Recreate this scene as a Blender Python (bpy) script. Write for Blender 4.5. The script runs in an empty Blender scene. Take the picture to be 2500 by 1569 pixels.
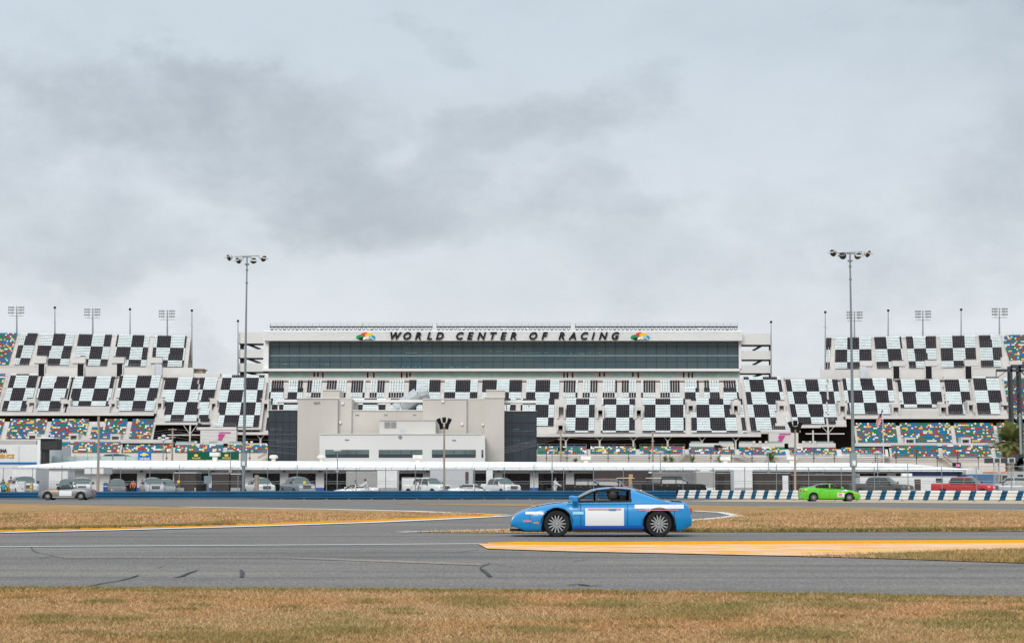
import bpy, bmesh, math, random
import numpy as np
from mathutils import Vector, Matrix
R = math.radians
rnd = random.Random(7)
SC = bpy.context.scene
COL = SC.collection
# ---------------------------------------------------------------- camera, sky, sun, exposure
F = 4250.0                       # focal length in pixels of the 2500 px wide photograph
TILT = math.atan(404.0 / F)
CH = 1.1                         # camera height
cam_d = bpy.data.cameras.new('camera'); cam = bpy.data.objects.new('camera', cam_d); COL.objects.link(cam)
cam_d.sensor_width = 36.0; cam_d.lens = 36.0 * F / 2500.0; cam_d.clip_start = 0.1; cam_d.clip_end = 6000
cam.location = (0, 0, CH); cam.rotation_euler = (math.pi / 2 + TILT, 0, 0)
SC.camera = cam
SC.view_settings.view_transform = 'Standard'; SC.view_settings.look = 'None'
SC.view_settings.exposure = 0.0; SC.view_settings.gamma = 1.0

def ray(px, py):
    xc = (px - 1250.0) / F; yc = (784.5 - py) / F
    return Vector((xc, math.cos(TILT) - math.sin(TILT) * yc, math.sin(TILT) + math.cos(TILT) * yc))
def at(px, py, Y):
    d = ray(px, py); return Vector((0, 0, CH)) + d * (Y / d.y)
def gp(px, py, z=0.0):
    d = ray(px, py); return Vector((0, 0, CH)) + d * ((z - CH) / d.z)
def X_(px, Y, py=1150): return at(px, py, Y).x
def Z_(py, Y): return at(1250, py, Y).z

SUN_EL, SUN_AZ = R(34), R(194)
W = bpy.data.worlds.new("World"); SC.world = W; W.use_nodes = True
def build_world():
    nt = W.node_tree; N = nt.nodes; L = nt.links; N.clear()
    def m(op, a, b=None, c=None, clamp=False):
        n = N.new('ShaderNodeMath'); n.operation = op; n.use_clamp = clamp
        for i, v in enumerate((a, b, c)):
            if v is None: continue
            if isinstance(v, (int, float)): n.inputs[i].default_value = v
            else: L.new(v, n.inputs[i])
        return n.outputs[0]
    tc = N.new('ShaderNodeTexCoord'); sep = N.new('ShaderNodeSeparateXYZ'); L.new(tc.outputs['Generated'], sep.inputs[0])
    x, y, z = sep.outputs
    az = m('ARCTAN2', x, y); el = m('ARCSINE', z)
    def noise(scale, sx, sy, sz, detail=6, rough=.55, off=0.0):
        mp = N.new('ShaderNodeMapping'); mp.inputs['Scale'].default_value = (sx, sy, sz); mp.inputs['Location'].default_value = (off, off * .7, off * .3)
        L.new(tc.outputs['Generated'], mp.inputs[0])
        n = N.new('ShaderNodeTexNoise'); n.inputs['Scale'].default_value = scale; n.inputs['Detail'].default_value = detail; n.inputs['Roughness'].default_value = rough
        L.new(mp.outputs[0], n.inputs['Vector']); return n.outputs[0]
    n1 = noise(9, 1, 1, 1.7, 7, .58); n2 = noise(9, 1, 1, 1.7, 7, .58, 5.3); n3 = noise(3.2, 1, 1, 2.0, 8, .55, 2.1); n4 = noise(26, 1, 1, 1.5, 5, .6, 9.1)
    azd = m('ADD', az, m('MULTIPLY', m('SUBTRACT', n1, .5), .22)); eld = m('ADD', el, m('MULTIPLY', m('SUBTRACT', n2, .5), .13))
    tot = None
    for (cx, cy, rx, ry, rot, amt) in [
            (230, 250, 300, 110, 0, .50), (430, 190, 130, 55, 10, .55), (40, 440, 330, 240, 0, .30), (760, 400, 330, 120, 12, .45),
            (900, 470, 330, 80, 5, .30), (1330, 320, 260, 70, -12, .48), (1010, 40, 60, 40, 0, .22), (2520, 420, 190, 260, 0, .34),
            (2380, 10, 240, 60, 0, .25), (1750, 560, 420, 120, 8, .20), (540, 890, 130, 80, 0, .42), (1950, 880, 130, 60, 0, .14),
            (60, 40, 200, 120, 0, .18), (300, 600, 330, 60, 0, .18), (2250, 650, 300, 80, 0, .16), (1480, 480, 160, 60, 0, .25)]:
        d = ray(cx, cy); a0 = math.atan2(d.x, d.y); e0 = math.asin(d.z / d.length)
        c, s = math.cos(R(rot)), math.sin(R(rot))
        da = m('SUBTRACT', azd, a0); de = m('SUBTRACT', eld, e0)
        u = m('DIVIDE', m('ADD', m('MULTIPLY', da, c), m('MULTIPLY', de, -s)), rx / F)
        v = m('DIVIDE', m('ADD', m('MULTIPLY', da, s), m('MULTIPLY', de, c)), ry / F)
        q = m('SUBTRACT', 1.0, m('DIVIDE', m('ADD', m('MULTIPLY', u, u), m('MULTIPLY', v, v)), 3.0), clamp=True)
        q = m('MULTIPLY', m('MULTIPLY', q, q), amt)
        tot = q if tot is None else m('ADD', tot, q)
    wisp = m('ADD', m('MULTIPLY', m('SUBTRACT', n3, .5), 1.1), m('MULTIPLY', m('SUBTRACT', n4, .5), .35))
    fac = m('ADD', m('MULTIPLY', tot, m('ADD', .62, m('ADD', m('MULTIPLY', m('SUBTRACT', n4, .5), 1.5), m('MULTIPLY', m('SUBTRACT', n3, .5), 1.8)))), m('MULTIPLY', wisp, .50), clamp=True)
    fac = m('MULTIPLY', m('SUBTRACT', 1.0, m('EXPONENT', m('MULTIPLY', fac, -2.2))), .66)
    lowmix = m('SMOOTH_MIN', 1.0, m('MULTIPLY', el, 4.2), .2)
    light = N.new('ShaderNodeMix'); light.data_type = 'RGBA'
    L.new(m('MULTIPLY', el, 3.9, clamp=True), light.inputs[0])
    light.inputs[6].default_value = (.86, .875, .90, 1); light.inputs[7].default_value = (.63, .715, .79, 1)
    dk = N.new('ShaderNodeMix'); dk.data_type = 'RGBA'; L.new(fac, dk.inputs[0]); L.new(light.outputs[2], dk.inputs[6])
    dk.inputs[7].default_value = (.285, .335, .385, 1)
    # overcast: the cloud deck overhead is brighter than towards the horizon
    t = m('DIVIDE', m('SUBTRACT', el, R(20)), R(45), clamp=True)
    gain = m('ADD', 1.0, m('MULTIPLY', m('MULTIPLY', t, t), .9))
    sc = N.new('ShaderNodeVectorMath'); sc.operation = 'SCALE'; L.new(dk.outputs[2], sc.inputs[0]); L.new(gain, sc.inputs['Scale'])
    cloud = N.new('ShaderNodeBackground'); L.new(sc.outputs[0], cloud.inputs[0]); cloud.inputs[1].default_value = 1.0
    sky = N.new('ShaderNodeTexSky'); sky.sky_type = 'NISHITA'; sky.sun_disc = False; sky.sun_elevation = SUN_EL; sky.sun_rotation = SUN_AZ
    bg = N.new('ShaderNodeBackground'); L.new(sky.outputs[0], bg.inputs[0]); bg.inputs[1].default_value = .06
    mx = N.new('ShaderNodeMixShader'); mx.inputs[0].default_value = .94; L.new(bg.outputs[0], mx.inputs[1]); L.new(cloud.outputs[0], mx.inputs[2])
    out = N.new('ShaderNodeOutputWorld'); L.new(mx.outputs[0], out.inputs[0])
build_world()
sl = bpy.data.lights.new('sun', 'SUN'); sl.energy = 2.1; sl.angle = R(28); sl.color = (1, .965, .92)
so = bpy.data.objects.new('sun', sl); COL.objects.link(so)
sd = Vector((math.sin(SUN_AZ) * math.cos(SUN_EL), math.cos(SUN_AZ) * math.cos(SUN_EL), math.sin(SUN_EL)))
so.rotation_euler = sd.to_track_quat('Z', 'Y').to_euler()

# ---------------------------------------------------------------- helpers
def srgb(*c):
    return tuple(((v / 255) / 12.92 if v / 255 <= .04045 else ((v / 255 + .055) / 1.055) ** 2.4) for v in c)
MATS = {}
def mat(name, col, rough=.6, metal=0.0, var=.08, vs=1.5, bump=0.0, bs=20, alpha=1.0, coat=0.0, streak=None, emit=0):
    if name in MATS: return MATS[name]
    M = bpy.data.materials.new(name); M.use_nodes = True; MATS[name] = M
    nt = M.node_tree; b = nt.nodes['Principled BSDF']; L = nt.links
    b.inputs['Roughness'].default_value = rough; b.inputs['Metallic'].default_value = metal; b.inputs['Specular IOR Level'].default_value = .12 if rough >= .5 else .5
    b.inputs['Alpha'].default_value = alpha; b.inputs['Coat Weight'].default_value = coat
    tc = nt.nodes.new('ShaderNodeTexCoord')
    mp = nt.nodes.new('ShaderNodeMapping'); L.new(tc.outputs['Object'], mp.inputs[0])
    if streak: mp.inputs['Scale'].default_value = streak
    n = nt.nodes.new('ShaderNodeTexNoise'); n.inputs['Scale'].default_value = vs; n.inputs['Detail'].default_value = 5; L.new(mp.outputs[0], n.inputs['Vector'])
    r = nt.nodes.new('ShaderNodeValToRGB'); L.new(n.outputs[0], r.inputs[0])
    r.color_ramp.elements[0].position = .3; r.color_ramp.elements[1].position = .7
    r.color_ramp.elements[0].color = tuple(max(0, c * (1 - var)) for c in col) + (1,)
    r.color_ramp.elements[1].color = tuple(min(1, c * (1 + var)) for c in col) + (1,)
    L.new(r.outputs[0], b.inputs['Base Color'])
    if bump:
        n2 = nt.nodes.new('ShaderNodeTexNoise'); n2.inputs['Scale'].default_value = bs; L.new(tc.outputs['Object'], n2.inputs['Vector'])
        bp = nt.nodes.new('ShaderNodeBump'); bp.inputs['Strength'].default_value = bump; L.new(n2.outputs[0], bp.inputs['Height']); L.new(bp.outputs[0], b.inputs['Normal'])
    if emit:
        L.new(r.outputs[0], b.inputs['Emission Color']); b.inputs['Emission Strength'].default_value = emit
    return M
ORG = {}
def tag(o, label=None, cat=None, group=None, kind=None):
    if label: o['label'] = label
    if cat: o['category'] = cat
    if group: o['group'] = group
    if kind: o['kind'] = kind
    return o
def thing(name, label, cat, loc=(0, 0, 0), group=None):
    o = bpy.data.objects.new(name, None); COL.objects.link(o); o.location = loc; o.empty_display_size = .2
    ORG[o.name] = Vector(loc); return tag(o, label, cat, group)
def place(o, loc, rz=0):
    o.location = loc; o.rotation_euler = (0, 0, rz); return o
def copy_tree(o, parent=None):
    c = o.copy(); COL.objects.link(c); c.parent = parent
    for ch in list(o.children): copy_tree(ch, c)
    return c
class MB:
    def __init__(s): s.v = []; s.f = []; s.m = []
    def add(s, vs, fs, m=0):
        k = len(s.v); s.v += [tuple(p) for p in vs]; s.f += [tuple(i + k for i in f) for f in fs]; s.m += [m] * len(fs); return s
    def box(s, x0, x1, y0, y1, z0, z1, m=0):
        if x0 > x1: x0, x1 = x1, x0
        if y0 > y1: y0, y1 = y1, y0
        if z0 > z1: z0, z1 = z1, z0
        return s.add([(x0, y0, z0), (x1, y0, z0), (x1, y1, z0), (x0, y1, z0), (x0, y0, z1), (x1, y0, z1), (x1, y1, z1), (x0, y1, z1)],
                     [(0, 3, 2, 1), (4, 5, 6, 7), (0, 1, 5, 4), (1, 2, 6, 5), (2, 3, 7, 6), (3, 0, 4, 7)], m)
    def pbox(s, px0, px1, py0, py1, Y, dep, m=0, z0=None):
        pm = (py0 + py1) / 2
        return s.box(X_(px0, Y, pm), X_(px1, Y, pm), Y, Y + dep, Z_(py1, Y) if z0 is None else z0, Z_(py0, Y), m)
    def tube(s, p, q, r0, r1=None, n=8, m=0, cap=True):
        p = Vector(p); q = Vector(q); r1 = r0 if r1 is None else r1
        d = (q - p).normalized(); a = d.orthogonal().normalized(); b = d.cross(a)
        vs = []
        for (c, r) in ((p, r0), (q, r1)):
            for i in range(n):
                t = 2 * math.pi * i / n; vs.append(c + a * math.cos(t) * r + b * math.sin(t) * r)
        fs = [(i, (i + 1) % n, n + (i + 1) % n, n + i) for i in range(n)]
        if cap: fs += [tuple(range(n - 1, -1, -1)), tuple(range(n, 2 * n))]
        return s.add(vs, fs, m)
    def path(s, pts, r, n=6, m=0):
        for a, b in zip(pts, pts[1:]): s.tube(a, b, r, r, n, m)
        return s
    def bar(s, p, q, w, h, m=0):
        p = Vector(p); q = Vector(q); d = (q - p).normalized()
        a = d.cross(Vector((0, 0, 1)))
        if a.length < 1e-3: a = Vector((1, 0, 0))
        a.normalize(); b = a.cross(d)
        vs = [c + a * sx * w / 2 + b * sz * h / 2 for c in (p, q) for sx, sz in ((-1, -1), (1, -1), (1, 1), (-1, 1))]
        return s.add(vs, [(3, 2, 1, 0), (4, 5, 6, 7), (0, 1, 5, 4), (1, 2, 6, 5), (2, 3, 7, 6), (3, 0, 4, 7)], m)
    def prism(s, pts, y0, y1, m=0):          # pts: (x,z) outline, extruded along y
        n = len(pts)
        vs = [(x, y0, z) for x, z in pts] + [(x, y1, z) for x, z in pts]
        return s.add(vs, [tuple(range(n)), tuple(range(2 * n - 1, n - 1, -1))] + [(i, n + i, n + (i + 1) % n, (i + 1) % n) for i in range(n)], m)
    def slab(s, pts, z0, z1, m=0):           # pts: (x,y) outline
        n = len(pts)
        vs = [(p[0], p[1], z0) for p in pts] + [(p[0], p[1], z1) for p in pts]
        return s.add(vs, [tuple(range(n - 1, -1, -1)), tuple(range(n, 2 * n))] + [(i, (i + 1) % n, n + (i + 1) % n, n + i) for i in range(n)], m)
    def lathe(s, prof, c=(0, 0, 0), n=16, m=0, axis='z'):
        vs = []; k = len(prof)
        for i in range(n):
            t = 2 * math.pi * i / n
            for r, h in prof:
                p = (r * math.cos(t), r * math.sin(t), h) if axis == 'z' else (r * math.cos(t), h, r * math.sin(t))
                vs.append((p[0] + c[0], p[1] + c[1], p[2] + c[2]))
        fs = [(i * k + j, ((i + 1) % n) * k + j, ((i + 1) % n) * k + j + 1, i * k + j + 1) for i in range(n) for j in range(k - 1)]
        return s.add(vs, fs, m)
    def build(s, name, mats, parent=None, smooth=False, org=None, kind=None, label=None):
        if not isinstance(mats, (list, tuple)): mats = [mats]
        o0 = org
        if o0 is None:
            r = parent
            while r is not None and r.parent is not None: r = r.parent
            o0 = ORG.get(r.name, Vector((0, 0, 0))) if r is not None else Vector((0, 0, 0))
        me = bpy.data.meshes.new(name)
        me.from_pydata([(p[0] - o0[0], p[1] - o0[1], p[2] - o0[2]) for p in s.v], [], s.f)
        for mm in mats: me.materials.append(mm)
        if len(mats) > 1: me.polygons.foreach_set('material_index', s.m)
        bm = bmesh.new(); bm.from_mesh(me); bmesh.ops.recalc_face_normals(bm, faces=bm.faces); bm.to_mesh(me); bm.free()
        if smooth: me.polygons.foreach_set('use_smooth', [True] * len(me.polygons))
        o = bpy.data.objects.new(name, me); COL.objects.link(o); o.parent = parent
        if parent is None and org is not None: o.location = org
        if kind: o['kind'] = kind
        if label: o['label'] = label
        return o
def fast_mesh(name, V, Q, MI, mats, parent=None, org=(0, 0, 0), tri=False):
    """V (n,3) and Q (m,4 or 3) numpy arrays straight into a mesh"""
    me = bpy.data.meshes.new(name); k = Q.shape[1]
    V = V - np.array(org)[None, :]
    me.vertices.add(len(V)); me.vertices.foreach_set('co', V.astype(np.float32).ravel())
    me.loops.add(Q.size); me.loops.foreach_set('vertex_index', Q.astype(np.int32).ravel())
    me.polygons.add(len(Q)); me.polygons.foreach_set('loop_start', np.arange(0, Q.size, k, dtype=np.int32))
    for mm in mats: me.materials.append(mm)
    if MI is not None: me.polygons.foreach_set('material_index', MI.astype(np.int32))
    me.update(calc_edges=True)
    o = bpy.data.objects.new(name, me); COL.objects.link(o); o.parent = parent; return o
def bevel(o, w=.02, seg=2, ang=40):
    b = o.modifiers.new('b', 'BEVEL'); b.width = w; b.segments = seg; b.limit_method = 'ANGLE'; b.angle_limit = R(ang); return o
def struct(o, kind='structure'): o['kind'] = kind; return o
def text(body, size, ext=.02, shear=0.0, weight=0.0, spacing=1.0, align='CENTER'):
    c = bpy.data.curves.new('t', 'FONT'); c.body = body; c.size = size; c.extrude = ext; c.shear = shear; c.offset = weight
    c.space_character = spacing; c.align_x = align; c.align_y = 'BOTTOM_BASELINE'; c.resolution_u = 3
    o = bpy.data.objects.new('t', c); COL.objects.link(o)
    me = bpy.data.meshes.new_from_object(o); bpy.data.objects.remove(o); return me
def text_obj(name, body, p, size, m, parent, ext=.02, shear=0, weight=0, spacing=1, align='CENTER', width=None):
    me = text(body, size, ext, shear, weight, spacing, align)
    n = len(me.vertices); co = np.empty(n * 3); me.vertices.foreach_get('co', co); co = co.reshape(-1, 3)
    s = 1.0
    if width: s = width / (co[:, 0].max() - co[:, 0].min())
    out = np.stack([co[:, 0] * s, -co[:, 2], co[:, 1]], 1)
    r = parent
    while r is not None and r.parent is not None: r = r.parent
    o0 = ORG.get(r.name, Vector((0, 0, 0))) if r is not None else Vector((0, 0, 0))
    out += np.array(p) - np.array(o0)
    me.vertices.foreach_set('co', out.ravel()); me.materials.clear(); me.materials.append(m)
    o = bpy.data.objects.new(name, me); COL.objects.link(o); o.parent = parent; return o

WHITE = mat('white_paint', (.74, .74, .72), .5, var=.05, vs=.25)
CONC = mat('pale_concrete', (.60, .575, .55), .8, var=.09, vs=.35, bump=.1)
CONC2 = mat('grey_concrete', (.42, .40, .38), .85, var=.12, vs=.3)
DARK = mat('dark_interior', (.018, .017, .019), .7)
STEEL = mat('galvanised_steel', (.30, .33, .34), .45, .6)
DSTEEL = mat('dark_steel', (.07, .075, .08), .5, .4)
BLACK = mat('black_rubber', (.02, .02, .022), .8)
# ---------------------------------------------------------------- ground, track, kerbs
def node_mat(name):
    M = bpy.data.materials.new(name); M.use_nodes = True; MATS[name] = M; return M, M.node_tree.nodes, M.node_tree.links, M.node_tree.nodes['Principled BSDF']
def nz(N, L, vec, scale, detail=4, rough=.55, sc=(1, 1, 1), loc=(0, 0, 0)):
    mp = N.new('ShaderNodeMapping'); mp.inputs['Scale'].default_value = sc; mp.inputs['Location'].default_value = loc; L.new(vec, mp.inputs[0])
    n = N.new('ShaderNodeTexNoise'); n.inputs['Scale'].default_value = scale; n.inputs['Detail'].default_value = detail; n.inputs['Roughness'].default_value = rough
    L.new(mp.outputs[0], n.inputs['Vector']); return n.outputs[0]
def rampn(N, L, fac, stops):
    r = N.new('ShaderNodeValToRGB'); L.new(fac, r.inputs[0]); e = r.color_ramp.elements
    e[0].position, e[0].color = stops[0][0], tuple(stops[0][1]) + (1,); e[1].position, e[1].color = stops[-1][0], tuple(stops[-1][1]) + (1,)
    for p, c in stops[1:-1]:
        k = e.new(p); k.color = tuple(c) + (1,)
    return r.outputs[0]
def mixc(N, L, fac, a, b, mode='MIX'):
    m = N.new('ShaderNodeMix'); m.data_type = 'RGBA'; m.blend_type = mode
    for i, v in ((0, fac), (6, a), (7, b)):
        if isinstance(v, (int, float)): m.inputs[i].default_value = v
        elif isinstance(v, tuple): m.inputs[i].default_value = v + (1,)
        else: L.new(v, m.inputs[i])
    return m.outputs[2]
def grass_mat(name, blades=False, bias=0.0):
    M, N, L, b = node_mat(name)
    g = N.new('ShaderNodeNewGeometry'); P = g.outputs['Position']
    big = nz(N, L, P, .55, 4, .6, (.55, 1, 1)); fine = nz(N, L, P, 7, 5, .7); pat = nz(N, L, P, .62, 6, .66, (.7, .6, 1), (31, 7, 0))
    far = nz(N, L, P, .05, 3, .55, (.4, 1.6, 1), (3, 9, 0))
    dry = rampn(N, L, fine, [(.28, (.22, .125, .06)), (.5, (.46, .285, .15)), (.72, (.68, .47, .28))])
    if blades:
        dry = rampn(N, L, g.outputs['Random Per Island'], [(0, (.23, .125, .06)), (.3, (.45, .27, .14)), (.7, (.62, .41, .23)), (1, (.85, .63, .40))])
    warm = mixc(N, L, rampn(N, L, big, [(.38, (0, 0, 0)), (.62, (1, 1, 1))]), dry, mixc(N, L, .6, dry, (1.0, .78, .62), 'MULTIPLY'))
    grn = mixc(N, L, fine, (.10, .115, .03), (.30, .27, .085)) if not blades else rampn(N, L, g.outputs['Random Per Island'], [(0, (.09, .11, .025)), (.5, (.21, .20, .06)), (1, (.42, .34, .13))])
    f = rampn(N, L, pat, [(.505 - bias, (0, 0, 0)), (.61 - bias, (.8, .8, .8))])
    f2 = rampn(N, L, far, [(.47, (0, 0, 0)), (.64, (.5, .5, .5))])
    c = mixc(N, L, f2, mixc(N, L, f, warm, grn), mixc(N, L, .5, warm, grn))
    L.new(c, b.inputs['Base Color']); b.inputs['Roughness'].default_value = .9; b.inputs['Specular IOR Level'].default_value = .0
    if not blades:
        bp = N.new('ShaderNodeBump'); bp.inputs['Strength'].default_value = .7; bp.inputs['Distance'].default_value = .04; L.new(nz(N, L, P, 22, 4, .7), bp.inputs['Height']); L.new(bp.outputs[0], b.inputs['Normal'])
    return M
GRASS = grass_mat('dry_grass'); BLADE = grass_mat('grass_blades', True)
GBLADE = grass_mat('green_edge_blades', True, .12)
def asphalt_mat(name, base, tint=(1, 1, 1)):
    M, N, L, b = node_mat(name)
    g = N.new('ShaderNodeNewGeometry'); P = g.outputs['Position']
    sp = nz(N, L, P, 24, 4, .9); sp2 = nz(N, L, P, 9, 5, .8, (.5, 1, 1)); st = nz(N, L, P, 1.0, 5, .6, (.05, 1.1, 1)); bl = nz(N, L, P, .3, 6, .7, (.3, 1, 1))
    c0 = tuple(base * t for t in tint)
    c = rampn(N, L, sp, [(.3, tuple(v * .25 for v in c0)), (.5, c0), (.68, tuple(v * 2.3 for v in c0))])
    c = mixc(N, L, .7, c, rampn(N, L, sp2, [(.28, (.6, .6, .6)), (.5, (1, 1, 1)), (.72, (1.4, 1.4, 1.4))]), 'MULTIPLY')
    c = mixc(N, L, 1.0, c, rampn(N, L, st, [(.3, (.70, .70, .71)), (.5, (1, 1, 1)), (.7, (1.12, 1.11, 1.09))]), 'MULTIPLY')
    c = mixc(N, L, 1.0, c, rampn(N, L, bl, [(.33, (.80, .80, .82)), (.67, (1.14, 1.13, 1.10))]), 'MULTIPLY')
    L.new(c, b.inputs['Base Color']); b.inputs['Roughness'].default_value = .85; b.inputs['Specular IOR Level'].default_value = .03
    bp = N.new('ShaderNodeBump'); bp.inputs['Strength'].default_value = .35; bp.inputs['Distance'].default_value = .01; L.new(sp, bp.inputs['Height']); L.new(bp.outputs[0], b.inputs['Normal'])
    return M
ASPH = asphalt_mat('worn_asphalt', .185, (1.07, 1.0, .93))
ASPH2 = asphalt_mat('paddock_asphalt', .15)
PATCH = asphalt_mat('repaired_asphalt', .235, (1.08, .96, .88))
def sheet(name, pts, z, m, zf=None, th=.0):
    """flat sheet from a list of ground points (x,y); triangulated ngon"""
    bm = bmesh.new(); vs = [bm.verts.new((p[0], p[1], z)) for p in pts]; f = bm.faces.new(vs)
    if f.normal.z < 0: f.normal_flip()
    if th:
        r = bmesh.ops.extrude_face_region(bm, geom=[f])
        for e in r['geom']:
            if isinstance(e, bmesh.types.BMVert): e.co.z -= 0
        for v in vs: v.co.z = z - th
    bmesh.ops.recalc_face_normals(bm, faces=bm.faces)
    bmesh.ops.triangulate(bm, faces=bm.faces)
    me = bpy.data.meshes.new(name); bm.to_mesh(me); bm.free(); me.materials.append(m)
    o = bpy.data.objects.new(name, me); COL.objects.link(o); o['kind'] = 'structure'; return o
def G(*pp, z=0): return [gp(a, b, z) for a, b in pp]
gm = MB(); gm.add([(-3500, -80, -.02), (3500, -80, -.02), (3500, 5000, -.02), (-3500, 5000, -.02)], [(0, 1, 2, 3)])
struct(gm.build('ground', GRASS))
# near edge of the asphalt (wavy a little)
near = []
for i in range(61):
    px = -400 + i * 3300 / 60
    py = float(np.interp(px, [-400, 0, 650, 1250, 2000, 2500, 2900], [1432, 1436, 1438.5, 1442, 1451, 1460, 1467])) + rnd.uniform(-1.0, 1.0)
    near.append(gp(px, py))
track = [(-80, near[0].y)] + [(p.x, p.y) for p in near] + [(80, near[-1].y), (140, 80), (90, 128), (40, 150), (17, 159), (-80, 161), (-140, 80)]
sheet('race_track', track, 0.0, ASPH)
pd = [(-160, 157), (-60, 157), (16, 157), (40, 149), (90, 127), (160, 110), (190, 420), (-190, 420)]
pav = sheet('paddock_pavement', pd, .12, ASPH2, th=.16)
# grass islands, raised 2 cm
islL = G((-500, 1302), (0, 1298), (300, 1291), (600, 1283), (900, 1273), (1100, 1264), (1180, 1260.5), (1205, 1258.3), (1190, 1256), (1100, 1251), (950, 1246.5), (800, 1243), (450, 1237.5), (0, 1229), (-300, 1226))
sheet('infield_grass_island', islL, .012, GRASS)
islR = G((985, 1299.3), (1250, 1293), (1500, 1281), (1660, 1273), (1775, 1263), (1798, 1258.5), (1762, 1251), (1690, 1247), (1600, 1242), (1400, 1238), (1280, 1235), (970, 1230.4), (960, 1229.6), (1280, 1230.2), (1500, 1231), (1680, 1233), (2000, 1238), (2500, 1246), (2900, 1254), (2900, 1292), (2500, 1296.5), (2200, 1297.5), (1690, 1299), (1250, 1301))
sheet('infield_grass_island', islR, .012, GRASS)
wedge = G((1450 + 500, 1358.5), (2060, 1356), (2200, 1350.5), (2350, 1345), (2500, 1341), (2900, 1331), (2900, 1389), (2500, 1375), (2350, 1370), (2200, 1365), (2060, 1361))
sheet('grass_wedge', wedge, .012, GRASS)
sand = G((1655, 1222.5), (1900, 1224.5), (2500, 1229), (2900, 1233), (2900, 1219), (2500, 1219), (1900, 1217))
sheet('sandy_verge', sand, .006, mat('sand', (.50, .40, .27), .9, var=.2, vs=2))
def stripe(name, pts, w, m, z=.008):
    """painted line of width w (m) along ground points"""
    P = [Vector((p[0], p[1], 0)) for p in pts]; b = MB(); L_, R_ = [], []
    for i, p in enumerate(P):
        d = (P[min(i + 1, len(P) - 1)] - P[max(i - 1, 0)]).normalized(); n = Vector((-d.y, d.x, 0))
        ww = w[i] if isinstance(w, (list, tuple)) else w
        L_.append(p + n * ww / 2); R_.append(p - n * ww / 2)
    n = len(P); b.add([(q.x, q.y, z) for q in L_ + R_], [(i, i + 1, n + i + 1, n + i) for i in range(n - 1)])
    return struct(b.build(name, m))
def paint_mat(name, col, worn, amt, sc=(1, 1, 1), scale=6):
    M, N, L, b = node_mat(name); g = N.new('ShaderNodeNewGeometry'); P = g.outputs['Position']
    f = nz(N, L, P, scale, 6, .72, sc); f2 = nz(N, L, P, 40, 3, .8)
    w = mixc(N, L, .35, f, f2)
    L.new(mixc(N, L, rampn(N, L, w, [(.44 - amt, (1, 1, 1)), (.50 - amt, (0, 0, 0))]), col, worn), b.inputs['Base Color'])
    b.inputs['Roughness'].default_value = .75; b.inputs['Specular IOR Level'].default_value = .02; return M
WLINE = paint_mat('white_line_paint', (.74, .74, .72), (.45, .45, .44), .09)
ORANGE = paint_mat('orange_kerb_paint', (.82, .34, .010), (.40, .21, .07), .05)
ORFADE = paint_mat('faded_kerb_paint', (.80, .37, .05), (.80, .56, .40), -.038, (.45, 1.6, 1), 1.5)
def dense(pts, k=6):
    out = []
    for a, b in zip(pts, pts[1:]):
        out += [a.lerp(b, i / k) for i in range(k)]
    return out + [pts[-1]]
stripe('white_line', G((-300, 1336.5), (0, 1334), (400, 1332), (800, 1329.5), (1168, 1327)), .24, WLINE)
stripe('white_line', G((975, 1299.6), (1100, 1297), (1250, 1292.5), (1500, 1281), (1660, 1272.6), (1775, 1262.6), (1800, 1258.4), (1764, 1251), (1692, 1247)), .5, WLINE, .018)
stripe('white_line', G((450, 1237), (800, 1242.6), (1000, 1247.5), (1150, 1253.5), (1232, 1257.6)), .8, WLINE, .018)
stripe('white_line', G((790, 1229), (960, 1229.4), (1300, 1230)), .22, WLINE, .018)
stripe('white_line', G((1850, 1235), (2100, 1238.6), (2500, 1245.2), (2900, 1252)), .3, WLINE, .018)
stripe('white_line', G((2430, 1296.4), (2600, 1295.5), (2900, 1294)), .2, WLINE, .018)
# saw-tooth orange edge kerb of the left island: a run of wedge slabs with a white lip in front
def sawtooth():
    k = MB(); e = [(-300, 1304.5), (0, 1299.4), (300, 1292.3), (600, 1284.3), (900, 1274.4), (1100, 1265.4), (1190, 1261)]
    xs, ys = zip(*e); px = -300.0
    while px < 1185:
        w = 26 if px > 700 else 44 + (700 - px) * .016
        a = gp(px, np.interp(px, xs, ys)); b = gp(px + w, np.interp(px + w, xs, ys)); d = (b - a)
        n = Vector((-d.y, d.x, 0)).normalized()
        dp = .8 if px < 700 else 1.0
        k.slab([(a.x, a.y), (b.x, b.y), (b.x + n.x * dp * 1.3, b.y + n.y * dp * 1.3), (a.x + n.x * dp * .25, a.y + n.y * dp * .25)], -.005, .045)
        px += w
    struct(k.build('orange_sawtooth_kerb', ORANGE))
    t = G((1150, 1262.8), (1200, 1260.2), (1236, 1257.8), (1205, 1255.8), (1120, 1252.4), (1185, 1257.2)); sheet('orange_kerb_tip', t, .03, ORANGE)
    stripe('white_line', G((0, 1300.6), (300, 1293.6), (600, 1285.4), (900, 1275.6), (1100, 1266.6), (1240, 1259)), .75, WLINE, .02)
sawtooth()
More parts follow.
